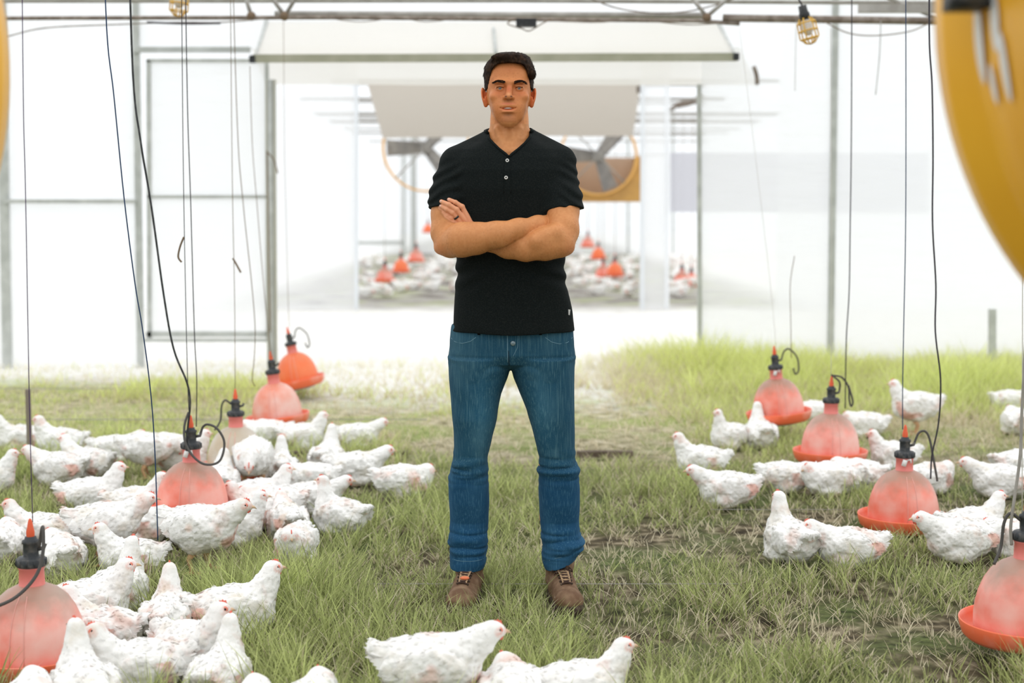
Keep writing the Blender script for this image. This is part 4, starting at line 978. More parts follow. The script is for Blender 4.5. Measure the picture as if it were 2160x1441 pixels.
for i, b_ in enumerate(ALL):
    bird(*b_[:4], bool(b_[4]), b_[5], SCL[b_[4]]*(1+.06*math.sin(i*2.3)), GL if i < len(L_) else (GR if i < len(L_)+len(R_) else GF), at=Vector((PP[i][0], PP[i][1], 0)))
# flock of the far shed
k = 0; pts_far = []
rr_ = random.Random(4)
while k < 190:
    px = rr_.choice([rr_.uniform(760, 965), rr_.uniform(1192, 1345), rr_.uniform(1416, 1470)]) if k % 6 else rr_.uniform(1415, 1470)
    py = 450+3900/rr_.uniform(22, 40)
    g = G(px, py)
    if any((g.x-a)**2+((g.y-b)*.5)**2 < .085 for a, b in pts_far): k += 1; continue
    pts_far.append((g.x, g.y)); k += 1
    fl_ = 0 if px < 1000 else (1 if px < 1380 else 2)
    bird(px, py, rr_.uniform(0, 360), FW, False, ['blurred white hen on the far shed ground, left of the man', 'blurred white hen on the far shed ground, right of the man', 'blurred white hen on the far shed ground, beyond the film strip'][fl_], .95, ['far shed hens left of the man', 'far shed hens right of the man', 'far shed hens beyond the film strip'][fl_], True)

# ------------------------------------------------------------------ grass
def make_grass():
    rg = np.random.default_rng(21)
    zones = [(1.2, 3.3, 2600, 1.2), (3.3, 5.2, 8000, 1.0), (5.2, 7.2, 5500, 1.15), (7.2, 9.6, 3600, 1.5), (9.6, 12.3, 2600, 2.0)]
    XY = []; WM = []
    for y0, y1, dn, wm in zones:
        hw = 5.3; n = int(dn*2*hw*(y1-y0)); x = rg.uniform(-hw, hw, n); y = rg.uniform(y0, y1, n)
        k = (np.abs(x) < .375*y+.35) | (rg.random(n) < .16); x, y = x[k], y[k]
        # gather into tufts
        cx = np.round(x/.07)*.07; cy = np.round(y/.07)*.07; j = rg.uniform(.25, 1, len(x))
        hx = .05*vn(cx*9, cy*9, 0*cx); hy = .05*vn(cx*9, cy*9, 0*cx+7)
        x = cx+hx+(x-cx)*j; y = cy+hy+(y-cy)*j
        XY.append(np.stack([x, y], 1)); WM.append(np.full(len(x), wm))
    XY = np.concatenate(XY); WM = np.concatenate(WM); x, y = XY[:, 0], XY[:, 1]; o = np.zeros_like(x)
    lush = vn(x*.9+3, y*.9, o)*.6+vn(x*2.6, y*2.6, o+2)*.5+vn(x*7, y*7, o+5)*.25
    # bare straw patches seen in the photograph
    def spot(px, py, r, ry=None):
        g = G(px, py); ry = ry or r
        return np.exp(-(((x-g.x)/r)**2+((y-g.y)/ry)**2))
    bare = spot(1440, 1150, .42, .22)+spot(1880, 1350, .42, .22)+spot(1200, 940, .5, .5)+spot(1240, 1170, .18, .25)+spot(1230, 890, .5, .6)+spot(850, 920, .6, .5)*.5+spot(330, 850, .8, .5)*.3+spot(180, 860, .6, .3)*.3+spot(1980, 905, .35, .4)+spot(1760, 1110, .3, .2)*.7+spot(760, 880, .5, .5)*.7
    lush = lush-1.1*bare
    right = np.clip((x-.6)/.8, 0, 1)*np.clip((y-7.5)/1.5, 0, 1)
    midb = np.clip(1-np.abs(x-.55)/1.0, 0, 1)*np.clip((y-8.5)/1.5, 0, 1)
    keep = rg.random(len(x)) < np.clip(.66+.80*lush+right-.75*sunlit_pale(x, y)*(right < .2), .16, 1)
    h = (.050+.080*np.clip(lush+.30, 0, 1.1))*rg.uniform(.40, 1.5, len(x))
    h *= 1+right*.9+.25*(y < 5.0)+.3*np.clip((y-9)/2, 0, 1)
    # straw share
    strawp = np.clip(.26-.38*lush+.75*bare+.75*sunlit_pale(x, y)*(1-.6*right)+.3*midb, .05, .95)
    straw = rg.random(len(x)) < strawp
    h = np.where(straw, h*.8, h)
    # short under drinkers, birds and boots
    for bx, by, a, s_, st in BIRDS:
        if by > 13: continue
        ca, sa = math.cos(a), math.sin(a); u = (x-bx)*ca+(y-by)*sa; v = -(x-bx)*sa+(y-by)*ca
        q = (u/.15)**2+(v/.092)**2
        if not st: keep &= ~(q < .8)
        h = np.where(q < 1.6, np.minimum(h, .05), h)
    for ob in bpy.data.objects:
        if ob.name.startswith('bell_drinker'):
            q = ((x-ob.location.x)**2+(y-ob.location.y)**2)/.22**2
            h = np.where(q < 1, np.minimum(h, max(ob.location.z-.03, .02)), h)
    for fx, fy in BOOTS:
        q = ((x-fx)/.06)**2+((y-fy)/.155)**2; keep &= q > 1; h = np.where((q < 3) & (y < fy), np.minimum(h, .075), h)
    x, y, h, WM, straw, lush = x[keep], y[keep], h[keep], WM[keep], straw[keep], lush[keep]; n = len(x); print('blades', n)
    right = right[keep]
    ang = rg.uniform(0, 2*PI, n); lean = rg.uniform(.08, 1.0, n)*np.where(straw, 1.5, 1); curl = rg.uniform(.0, .6, n)
    dx, dy = np.cos(ang), np.sin(ang); w = rg.uniform(.0011, .0024, n)*WM; fa = rg.uniform(0, PI, n); fx, fy = np.cos(fa), np.sin(fa)
    V = np.zeros((n, 7, 3), np.float32)
    zb = .0*x-.006
    for i, t in enumerate((0, .38, .72, 1.0)):
        r = h*(lean*t+curl*t*t*.8)*.75; z = zb+h*(t-.22*lean*t*t)
        cx = x+dx*r; cy = y+dy*r; ww = w*(1, .95, .65, 0)[i]
        if i < 3:
            V[:, 2*i] = np.stack([cx-fx*ww, cy-fy*ww, z], 1); V[:, 2*i+1] = np.stack([cx+fx*ww, cy+fy*ww, z], 1)
        else: V[:, 6] = np.stack([cx, cy, z], 1)
    b = np.arange(n)*7
    Q = np.concatenate([np.stack([b, b+1, b+3, b+2], 1), np.stack([b+2, b+3, b+5, b+4], 1)]); T = np.stack([b+4, b+5, b+6], 1)
    m_ = bpy.data.materials.new('grass_blade'); m_.use_nodes = True; t = m_.node_tree; t.nodes.clear()
    a = N(t, 'ShaderNodeAttribute', attribute_name='tint'); d = N(t, 'ShaderNodeBsdfDiffuse'); l = N(t, 'ShaderNodeBsdfTranslucent'); mx = N(t, 'ShaderNodeMixShader'); mx.inputs[0].default_value = .42
    t.links.new(a.outputs[0], d.inputs[0]); t.links.new(a.outputs[0], l.inputs[0]); t.links.new(d.outputs[0], mx.inputs[1]); t.links.new(l.outputs[0], mx.inputs[2])
    oo = N(t, 'ShaderNodeOutputMaterial'); t.links.new(mx.outputs[0], oo.inputs[0])
    u = rg.random(n)[:, None]; u2 = np.clip(.5+.5*lush+.35*np.clip((y-7)/2, 0, 1)+rg.normal(0, .2, n), 0, 1)[:, None]
    green = np.array([.31, .34, .15])*(1-u2)+np.array([.64, .71, .30])*u2
    green = green*(.45+.25*np.clip((y[:, None]-6.5)/2, 0, 1)+.85*u)
    yel = np.clip((y-7)/4, 0, 1)[:, None]*.55; green = green*(1-yel)+np.array([.86, .88, .36])*yel
    st = np.array([.62, .54, .38])*(1-u)+np.array([.88, .81, .62])*u
    far = (np.clip((y-10.4)/1.2, 0, 1)*(1-.7*right))[:, None]; st = st*(1-far)+np.array([.90, .86, .72])*far  # dry straw whitened toward the end wall, outdoor sunlight painted in
    c = np.where(straw[:, None], st, green); c = np.repeat(c[:, None], 7, 1)
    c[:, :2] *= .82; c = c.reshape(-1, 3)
    me = mesh_np('grass', V.reshape(-1, 3), [Q, T], [m_], False); setcol(me, 'tint', c)
    o_ = link('grass', me); tag(o_, 'green grass with dry straw blades growing over the shed floor', 'grass', kind='stuff')
    # tall feathery grass and pale stalks outside at the foot of the end wall

# ------------------------------------------------------------------ the man
YM = 4.73
def mp(px, py, off=0.0): p = P(px, py, YM+off); return (p.x, p.y, p.z)
def mr_(px, off=0.0): return px/FPX*(YM+off)*1.002
def px_loft(rows, off=0.0):
    """rows: py, xl, xr, yf, yb"""
    out = []
    for py, xl, xr, yf, yb in rows:
        a = mp(xl, py, off); b = mp(xr, py, off); out.append((a[2], a[0], b[0], YM+yf, YM+yb))
    return out
def ch(pts): return [(*mp(p[0], p[1], p[2]), p[3]) for p in pts]
man = empty('person', (mp(1078, 1262)[0], YM, 0)); tag(man, 'man in black shirt, blue jeans and brown boots standing with crossed arms in the grass', 'person')
MO = np.array(man.location)
def man_part(nm, V, Q, m_, parent=None, label=None, smooth=True, col=None):
    me = mesh_np(nm, V-MO, Q, [m_], smooth)
    if col is not None: setcol(me, 'tint', col)
    o = link(nm, me, parent or man)
    if label: o['label'] = label
    return o
# ---- shared arm chains (px, py, offset, radius)
ARM_R = [(972, 352, .005, .043), (957, 400, -.02, .049), (944, 450, -.05, .052), (942, 490, -.075, .050), (950, 512, -.10, .046)]
FORE_R = [(952, 511, -.105, .046), (975, 506, -.145, .0530), (1005, 503, -.175, .0485), (1050, 495, -.200, .0400), (1095, 484, -.180, .0320), (1135, 474, -.135, .0270), (1155, 470, -.10, .025)]
ARM_L = [(1164, 352, .005, .043), (1177, 400, -.035, .049), (1187, 445, -.085, .052), (1187, 485, -.125, .052), (1180, 510, -.15, .047)]
FORE_L = [(1178, 511, -.155, .047), (1150, 514, -.165, .0500), (1110, 520, -.165, .0445), (1070, 519, -.145, .037), (1035, 510, -.125, .030), (1005, 492, -.110, .026)]
def build_body():
    xs = np.arange(-.30, .285, .0021); ys = np.arange(YM-.30, YM+.15, .0023)
    ztop = mp(1073, 112)[2]+.01; zchin = mp(1073, 285)[2]; zarm = mp(1073, 565)[2]
    zs = np.concatenate([np.arange(.06, zarm, .012), np.arange(zarm, zchin, .0026), np.arange(zchin, ztop, .0016)])
    F = Field(xs, ys, zs)
    # legs and torso inside the clothes
    for kx in ((985, 1005, 990), (1168, 1175, 1180)):
        F.chain([(*mp(1040 if kx[0] < 1000 else 1115, 740, .0), .062), (*mp(kx[0]+(14 if kx[0] < 1000 else -2), 860, 0), .050), (*mp(kx[0], 985, 0), .046), (*mp(kx[0], 1090, .02), .044), (*mp(kx[2], 1200, .03), .034)], .02)
    F.loft(px_loft([(300, 1035, 1112, -.055, .075), (318, 1000, 1148, -.070, .085), (340, 972, 1178, -.090, .09), (370, 960, 1186, -.10, .095), (430, 960, 1190, -.104, .09), (520, 968, 1185, -.10, .09), (600, 972, 1185, -.095, .09), (700, 965, 1200, -.10, .10), (750, 965, 1195, -.09, .11)]), .03)
    # neck
    F.loft(px_loft([(225, 1036, 1113, -.045, .075), (250, 1034, 1115, -.050, .07), (275, 1033, 1116, -.052, .070), (295, 1031, 1118, -.060, .075), (318, 1020, 1126, -.072, .08)]), .02)
    for s_, a in ((-1, (1040, 290)), (1, (1108, 290))):
        F.cone(mp(a[0], a[1]+14, .02), mp(974 if s_ < 0 else 1170, 348, .01), .036, .036, .03)
        F.cone(mp(1072+s_*24, 272, -.040), mp(1074+s_*6, 318, -.060), .007, .008, .014)      # neck tendons
        F.cone(mp(1074+s_*7, 322, -.066), mp(1074+s_*60, 318, -.062), .010, .009, .012)      # collar bones
    F.ell(mp(1074, 283, -.052), (.012, .010, .014), .014)                                    # larynx
    # arms : first the left (passes behind), then the right on top
    A = Field(xs, ys, zs); A.chain(ch(ARM_L), .012); A.chain(ch(FORE_L), .02)
    A.ell(mp(1196, 524, -.14), (.022, .028, .020), .012)
    A.cone(mp(1130, 507, -.20), mp(1170, 492, -.185), .022, .026, .02)
    # left hand : palm behind the right forearm, four fingers on the right upper arm
    A.cone(mp(1003, 489, -.108), mp(975, 474, -.098), .024, .021, .015, sc=(1, .7, 1))
    A.cone(mp(990, 480, -.100), mp(968, 474, -.098), .020, .020, .012, sc=(1, .7, 1))
    fing = [[(991, 468, -.108, .0092), (975, 436, -.113, .0082), (961, 427, -.111, .0075), (947, 421, -.104, .0068)],
            [(984, 470, -.109, .0095), (963, 442, -.119, .0085), (947, 432, -.118, .0078), (931, 425, -.104, .0070)],
            [(974, 471, -.107, .0092), (955, 449, -.117, .0082), (943, 442, -.116, .0075), (930, 435, -.103, .0068)],
            [(964, 471, -.104, .0085), (951, 460, -.111, .0075), (944, 455, -.110, .0070), (937, 448, -.102, .0063)]]
    for f in fing:
        A2 = ch(f)
        for p, q in zip(A2, A2[1:]): A.cone(p[:3], q[:3], p[3], q[3], .0022)
        A.ell(A2[1][:3], (.0093, .0088, .0088), .003); A.ell(A2[2][:3], (.0080, .0078, .0078), .003)
    for p in ((988, 474), (978, 475), (969, 475)): A.ell(mp(p[0], p[1], -.108), (.010, .009, .010), .004)
    A.chain(ch([(1000, 495, -.095, .012), (985, 500, -.085, .011), (972, 494, -.078, .0095)]), .004)   # thumb under the arm
    B = Field(xs, ys, zs); B.chain(ch(ARM_R), .012); B.chain(ch(FORE_R), .02)
    B.ell(mp(929, 523, -.085), (.022, .028, .022), .012)
    B.ell(mp(948, 455, -.062), (.040, .045, .06), .03)
    # right hand tucked under the left upper arm
    B.cone(mp(1150, 470, -.095), mp(1178, 462, -.055), .024, .026, .012, sc=(1, .6, 1))
    for q in range(4):
        B.chain(ch([(1178, 452+q*8, -.055, .009), (1196, 448+q*9, -.045, .008), (1208, 447+q*9, -.03, .007)]), .003)
    B.chain(ch([(1155, 452, -.085, .011), (1166, 440, -.07, .010), (1172, 430, -.062, .009)]), .004)
    def muscle(X, Y, Z, d): return np.where(np.abs(d) < .02, d+.0012*vn(X*28, Y*28, Z*28), d)
    for q in (A, B): q.fn(muscle, (-1, 0, 0), (1, 9, 3))
    F.d = smin(F.d, smin(A.d, B.d, .0015), .004)
    del A, B
    # ---- head
    rows = [(121, 1058, 1088, -.020, .020), (125, 1048, 1098, -.045, .052), (131, 1040, 1106, -.060, .072), (140, 1032.5, 1113.5, -.074, .086), (152, 1028, 1118, -.083, .094), (168, 1026, 1120.5, -.088, .098), (180, 1026, 1121, -.088, .097),
            (192, 1027, 1120, -.086, .092), (205, 1029, 1118, -.086, .082), (220, 1031.5, 1114.5, -.084, .065), (234, 1036, 1110.5, -.083, .042), (246, 1042.5, 1104, -.083, .020), (256, 1050, 1097, -.083, .002), (263, 1057, 1090, -.082, -.020), (268.5, 1065, 1083, -.078, -.04)]
    H = Field(xs, ys, zs); H.loft(px_loft(rows), 0, p=2.25)
    zf = lambda py: mp(1073, py)[2]
    H.ell(mp(1074, 173, -.083), (.054, .014, .0085), .012)                  # brow ridge
    for s_ in (-1, 1):
        ex = 1075+s_*20.3
        H.ell(mp(1075+s_*19, 186, -.098), (.0185, .0155, .0085), .012, 'sub')     # socket
        H.ell(mp(1075+s_*10.5, 185, -.096), (.006, .010, .008), .006, 'sub')
        H.ell(mp(1074+s_*30, 204, -.066), (.018, .022, .013), .018)        # cheekbone
        H.ell(mp(1074+s_*19, 226, -.070), (.022, .019, .026), .03)         # cheek
        H.ell(mp(1074+s_*14, 246, -.068), (.020, .018, .018), .02)         # jaw front
    # nose
    H.chain([(*mp(1075, 177, -.090), .0068), (*mp(1074, 190, -.0965), .0066), (*mp(1073, 200, -.106), .0074), (*mp(1073, 204.5, -.1095), .0088)], .012)
    for s_ in (-1, 1):
        H.ell(mp(1073+s_*8.6, 205.5, -.0965), (.0062, .0095, .0062), .006)
        H.ell(mp(1073+s_*5.6, 209.6, -.1075), (.0036, .006, .0022), .0015, 'sub')
    # lids around the eyeballs
    for s_ in (-1, 1):
        ex = 1075+s_*20.3; c = mp(ex, 187, -.0735)
        H.ell(c, (.0150, .0138, .0120), .004)
        H.cone((c[0]-.0100, c[1]-.016, c[2]-.0002), (c[0]+.0100, c[1]-.016, c[2]-.0002), .0026, .0026, .0015, 'sub', sc=(1, 2.2, 1.2))
        H.cone((c[0], c[1]-.018, c[2]), (c[0], c[1]-.008, c[2]), .0044, .0044, .002, 'sub', sc=(1, 1, .90))
        H.cone((c[0]-.011, c[1]-.0115, c[2]+.0066), (c[0]+.011, c[1]-.0115, c[2]+.0068), .0024, .0024, .003)
    # mouth
    H.ell(mp(1072, 229, -.082), (.034, .014, .022), .022)                  # muzzle
    H.ell(mp(1071.5, 222.8, -.0955), (.0215, .0062, .0028), .004)
    H.ell(mp(1071.5, 236.0, -.0962), (.0195, .0076, .0046), .004)
    H.ell(mp(1071.5, 228.6, -.104), (.0235, .0185, .0044), .0015, 'sub')
    for s_ in (-1, 1): H.ell(mp(1071.5+s_*15.5, 227.6, -.098), (.0022, .006, .0018), .004, 'sub')
    H.ell(mp(1072, 243.5, -.103), (.020, .008, .004), .010, 'sub')
    H.ell(mp(1073, 256, -.081), (.022, .015, .014), .018)                  # chin
    H.ell(mp(1072, 215.5, -.1045), (.0028, .004, .005), .005, 'sub')
    # ears
    for s_, ex, ey in ((-1, 1021.8, 205), (1, 1124.2, 206)):
        c = mp(ex, ey, .010); M = Matrix.Rotation(s_*.35, 4, 'Z')@Matrix.Rotation(s_*.20, 4, 'Y')
        H.ell(c, (.0070, .020, .0325), .006, M=M)
        H.ell((c[0]-s_*.006, c[1]-.004, c[2]-.006), (.006, .014, .020), .008, M=M)
        H.ell((c[0]-s_*.001, c[1]-.010, c[2]+.004), (.0048, .011, .017), .003, 'sub', M=M)
        H.ell((c[0]-s_*.003, c[1]-.014, c[2]-.004), (.003, .004, .006), .003)
        H.ell((c[0]-s_*.004, c[1]-.006, c[2]-.024), (.006, .009, .009), .005)
    F.d = smin(F.d, H.d, .010)
    V, Q = F.mesh(); V = lap(V, Q, 1, .35)
    n = len(V); x, y, z = V.T
    base = np.array([.60, .275, .115]); col = np.tile(base, (n, 1))
    def blend(w_, c): nonlocal col; w_ = np.clip(w_, 0, 1)[:, None]; col = col*(1-w_)+np.array(c)*w_
    g = lambda px, py, rx, rz, off=None, ry=.03: np.exp(-(((x-mp(px, py)[0])/rx)**2+((z-zf(py))/rz)**2)*1.0)*(1 if off is None else np.exp(-((y-YM-off)/ry)**2))
    nz = .5+.5*vn(x*60, y*60, z*60); nz2 = .5+.5*vn(x*160, y*160, z*160)
    blend(.40*nz*np.ones(n), (.50, .20, .075)); blend(.35*nz2, (.76, .42, .21))
    head = z > zf(262); frontf = (y < YM-.03) & head
    blend((.30+.40*nz*nz2)*frontf, (.47, .175, .07)); blend(.25*(vn(x*260, y*260, z*260) > .35)*frontf, (.38, .14, .06))
    for px in (1050, 1098): blend(g(px, 200, .020, .014)*.60*frontf, (.50, .165, .075))
    for px in (1055, 1095): blend(g(px, 186, .020, .010)*.45*frontf, (.42, .17, .085))
    blend(g(1073, 193, .010, .014)*.75*frontf, (.50, .13, .06)); blend(g(1073, 152, .04, .013)*.45*frontf, (.50, .19, .085))
    blend(g(1073, 205, .006, .005)*.5*frontf, (.80, .46, .27))
    for px in (1018, 1128): blend(((np.abs(x-mp(px, 206)[0]) < .014)*head)*.6, (.66, .17, .08))
    stub = (g(1072, 246, .018, .008)*1.3+g(1072, 258, .034, .013)*.8+g(1072, 216.5, .020, .0055)*.9+g(1038, 238, .008, .026)*.6+g(1107, 238, .008, .026)*.6)*frontf*(.55+.3*nz2)
    blend(stub*.62, (.20, .105, .06))
    lipm = (g(1071.5, 223.4, .0195, .0028, -.100, .014)+g(1071.5, 235.2, .0185, .0042, -.100, .016)); blend(lipm*1.1, (.66, .24, .17))
    blend(g(1071.5, 229.2, .0215, .0026)*(y < YM-.07)*(y > YM-.0945), (.14, .04, .03))
    for s_ in (-1, 1): blend(g(1073+s_*5.6, 209.4, .0036, .0024)*(y < YM-.09)*1.2, (.12, .04, .025)); blend(g(1075+s_*20.3, 193.5, .012, .003)*frontf*.35, (.40, .19, .11)); blend(g(1075+s_*20.3, 181.5, .013, .0020)*frontf*.6, (.25, .11, .06))
    # elbows, knuckles, contact shade painted around the fingers
    for px in (930, 1197): blend(g(px, 525, .022, .022)*.4, (.68, .27, .15))
    hd_ = np.full(n, 9.)
    for f in fing:
        A2 = [np.array(q) for q in ch(f)]
        for p, q in zip(A2, A2[1:]):
            ab = q[:3]-p[:3]; t = np.clip(((V-p[:3])@ab)/(ab@ab), 0, 1); hd_ = np.minimum(hd_, np.linalg.norm(V-p[:3]-t[:, None]*ab, axis=1)-.009)
    blend((hd_ < .0025)*.85, (.78, .40, .27)); blend(np.exp(-((hd_-.004)/.003)**2)*.45*(hd_ > .0015), (.36, .15, .07))
    col = col*np.array([1.0, .89, .74]); col = np.where(head[:, None], col*np.array([1.12, 1.06, 1.0]), col)
    body = man_part('body', V, Q, mat('skin', base, .55, .35, attr='tint', bump=(260, .18, .0006)), col=col)
    # nails
    M_NAIL = mat('nail', (.80, .50, .40), .3, .5)
    for f in fing:
        t = np.array(mp(*f[3][:3])); p = np.array(mp(*f[2][:3])); d = t-p; d /= np.linalg.norm(d)
        nl = MB(); nl.ball((0, 0, 0), (.0055, .0016, .0042)); R_ = Matrix.Rotation(-math.atan2(d[2], d[0]), 4, 'Y')
        c = t+np.array([0, -.0062, 0]); o = link('fingernail', nl.me('fingernail', M_NAIL, True, R_), body, tuple(c-MO))
    # wedding band on the ring finger
    f = fing[2]; a = np.array(mp(*f[0][:3])); b = np.array(mp(*f[1][:3])); c = a*.42+b*.58; d = Vector(b-a).to_track_quat('Z', 'Y').to_matrix().to_4x4()
    rb = MB(); rb.lathe([(.0092, -.0028), (.0102, -.0028), (.0104, 0), (.0102, .0028), (.0092, .0028)], 24); rr_ = MB()
    me = rb.me('ring', mat('dark_ring', (.03, .035, .035), .25, .6, .6), True, d); link('ring', me, man, tuple(c-MO))
    st = MB(); st.lathe([(.01045, -.0008), (.0107, 0), (.01045, .0008)], 24); link('ring_inlay', st.me('ring_inlay', mat('steel', (.55, .56, .56), .2, .6, .9), True, d), bpy.data.objects['ring'])
    return body
body = build_body()
# ---- eyes, teeth
M_SCL = mat('eye_white', (.62, .56, .52), .25, .5); M_IRIS = mat('grey_blue_iris', (.16, .22, .25), .2, .6); M_PUP = mat('pupil', (.01, .01, .01), .1, .7)
for s_ in (-1, 1):
    c = np.array(mp(1075+s_*20.3, 187, -.0725))-MO
    e_ = MB().ball((0, 0, 0), .0118, 24, 16).build('eye', M_SCL, man, True, tuple(c))
    MB().ball((0, -.0088, 0.0003), (.0060, .0036, .0060), 20, 10).build('iris', M_IRIS, e_); MB().ball((0, -.0113, .0003), (.0023, .0014, .0023), 16, 8).build('pupil', M_PUP, e_)
t_ = MB()
for k in range(-4, 5):
    w_ = .0046 if abs(k) < 2 else .0042
    t_.box(np.array(mp(1071.5+k*2.9, 227.2, -.0915+.00055*k*k))-MO, (w_, .004, .0062))
t_.build('teeth', mat('teeth', (.80, .76, .68), .3, .5), man, False)
# eyebrows: short hairs laid along the brow
def strands(nm, roots, dirs, lens, w_, m_, parent, curve=.3):
    n = len(roots); V = []; 
    roots = np.array(roots); dirs = np.array(dirs); dirs /= np.linalg.norm(dirs, axis=1, keepdims=True); lens = np.array(lens)[:, None]
    view = np.array([0, -1., 0]); sd = np.cross(dirs, view)+1e-6; sd /= np.linalg.norm(sd, axis=1, keepdims=True)
    dn = np.array([0, 0, -1.])
    a = roots; b = roots+dirs*lens*.5; c = roots+dirs*lens+dn*lens*curve*.4
    VV = np.stack([a-sd*w_, a+sd*w_, b-sd*w_*.8, b+sd*w_*.8, c], 1).reshape(-1, 3); i = np.arange(n)*5
    return VV, np.stack([i, i+1, i+3, i+2], 1), np.stack([i+2, i+3, i+4], 1)
_all = np.empty(len(body.data.vertices)*3); body.data.vertices.foreach_get('co', _all); _all = _all.reshape(-1, 3)+MO
_nn = np.empty(len(body.data.vertices)*3); body.data.vertices.foreach_get('normal', _nn); _nn = _nn.reshape(-1, 3)
_fm = (_all[:, 2] > mp(1073, 556)[2]) & (_all[:, 2] < mp(1073, 462, -.2)[2]) & (_all[:, 1] < YM-.09)
_fi = np.nonzero(_fm)[0]; _fi = np.random.default_rng(5).choice(_fi, 2600, replace=False)
M_HAIR = mat('dark_brown_hair', (.020, .010, .006), .7, .12)
rh = np.random.default_rng(8)
def headF(x, z, side=None):
    """front surface y of the body mesh at x,z by nearest vertex"""
    V = _bv; d = (V[:, 0]-x)**2+(V[:, 2]-z)**2+np.where(V[:, 1] < YM-.03, 0, 9); return V[np.argmin(d), 1]
_bv = np.empty(len(body.data.vertices)*3); body.data.vertices.foreach_get('co', _bv); _bv = _bv.reshape(-1, 3)+MO
_bv = _bv[_bv[:, 2] > mp(1073, 290)[2]]
_r = np.random.default_rng(6); _d = np.stack([_r.normal(.25, .5, len(_fi)), np.zeros(len(_fi)), _r.normal(-.6, .5, len(_fi))], 1)+_nn[_fi]*.25
_V, _Q, _T = strands('arm_hair', _all[_fi]-MO-_nn[_fi]*.0004, _d, _r.uniform(.004, .009, len(_fi)), .00011, M_HAIR, man, .1)
link('arm_hair', mesh_np('arm_hair', _V, [_Q, _T], [mat('brown_arm_hair', (.10, .055, .03), .8)], False), man)
for s_ in (-1, 1):
    R_ = []; D_ = []; L2 = []
    for k in range(300):
        u = rh.random(); px = 1075+s_*(8.5+u*26); py = 175.2-4.2*math.sin(min(u*1.15, 1)*PI*.62)+max(u-.62, 0)*9+rh.uniform(-3.0, 3.0)*(1.1-.6*u)
        p = np.array(mp(px, py, -.09)); p[1] = headF(p[0], p[2])-.0006; R_.append(p-MO); D_.append((s_*(1.0), -.15, .55-u*.75+rh.normal(0, .12))); L2.append(rh.uniform(.005, .008))
    VV, Q_, T__ = strands('eyebrow', R_, D_, L2, .00045, M_HAIR, man)
    link('eyebrow', mesh_np('eyebrow', VV, [Q_, T__], [M_HAIR], False), man)
    # lashes line
    c = np.array(mp(1075+s_*20.3, 187, -.0735))-MO
    MB().tube(smooth_path([c+[-.0125, -.0095, .0002], c+[-.006, -.0138, .0045], c+[.002, -.0145, .0050], c+[.0125, -.0095, .0012]]), .0007, 6).build('eyelashes', M_HAIR, man)
# ---- hair
def build_hair():
    F = Field(np.arange(-.11, .08, .0019), np.arange(YM-.13, YM+.13, .0022), np.arange(mp(1073, 250)[2], mp(1073, 104)[2], .0018))
    rows = [(111.5, 1060, 1092, -.030, .035), (115, 1045, 1107, -.070, .065), (121, 1036, 1116, -.088, .085), (130, 1028, 1121.5, -.095, .098), (142, 1022, 1127, -.094, .105), (156, 1020, 1127, -.088, .108), (172, 1020.5, 1126, -.085, .108), (190, 1022, 1124.5, -.080, .104), (210, 1026, 1121, -.07, .092), (232, 1031, 1116, -.05, .082), (248, 1034, 1113, -.05, .074)]
    F.loft(px_loft(rows), 0)
    F.ell(mp(1123, 157, -.045), (.012, .022, .016), .010)              # tuft standing out at the side
    F.ell(mp(1062, 121, -.075), (.040, .024, .0125), .012)
    X0 = mp(1074, 150)[0]
    z1 = lambda py: mp(1074, py)[2]
    def cut(X, Y, Z, d):
        u = (X-X0)/.0016                        # image pixels from the middle
        au = np.abs(u-.5)
        line = np.interp(au, [0, 20, 30, 36, 39.5, 43, 47, 70], [z1(137), z1(138.5), z1(143), z1(152), z1(168), z1(184), z1(192), z1(192)]).astype(np.float32)
        t = np.clip((Y-(YM-.045))/.055, 0, 1); t2 = np.clip((Y-(YM+.040))/.02, 0, 1)
        zl = line*(1-t)+np.float32(z1(189))*t; zl = zl*(1-t2)+np.float32(z1(238))*t2
        g = (zl-Z)*.75+.0012*vn(X*300, Y*60, Z*200)
        d = d+.0016*vn(X*210, Y*45, Z*130+9)+.0022*vn(X*70, Y*22, Z*60)
        return np.maximum(d, g)
    F.fn(cut, (-1, 0, 0), (1, 9, 3))
    V, Q = F.mesh(); V = lap(V, Q, 1, .3); nb = vnormals(V, Q)
    top = V[:, 2] > z1(133); pick = rh.choice(len(V), 5200, replace=False)
    R_ = V[pick]-nb[pick]*.0012; nn = nb[pick]; d = np.where((V[pick, 2] > z1(140))[:, None], np.array([[.75, .55, .45]]), np.array([[.0, .55, -.8]]))+rh.normal(0, .22, (len(pick), 3))
    d = d-nn*(d*nn).sum(1, keepdims=True)*.85+nn*rh.uniform(.02, .25, (len(pick), 1))
    VV, Q_, T__ = strands('h', R_, d, rh.uniform(.006, .013, len(pick)), .00042, M_HAIR, man, .2)
    n0 = len(V); link('hair', mesh_np('hair', np.concatenate([V, VV])-MO, [np.concatenate([Q, Q_+n0]), T__+n0], [mat('hair_brown', (.018, .010, .006), .75, .10, bump=(300, .5, .002), noise=(60, (.055, .028, .015), .5, .75))]), man)
build_hair()
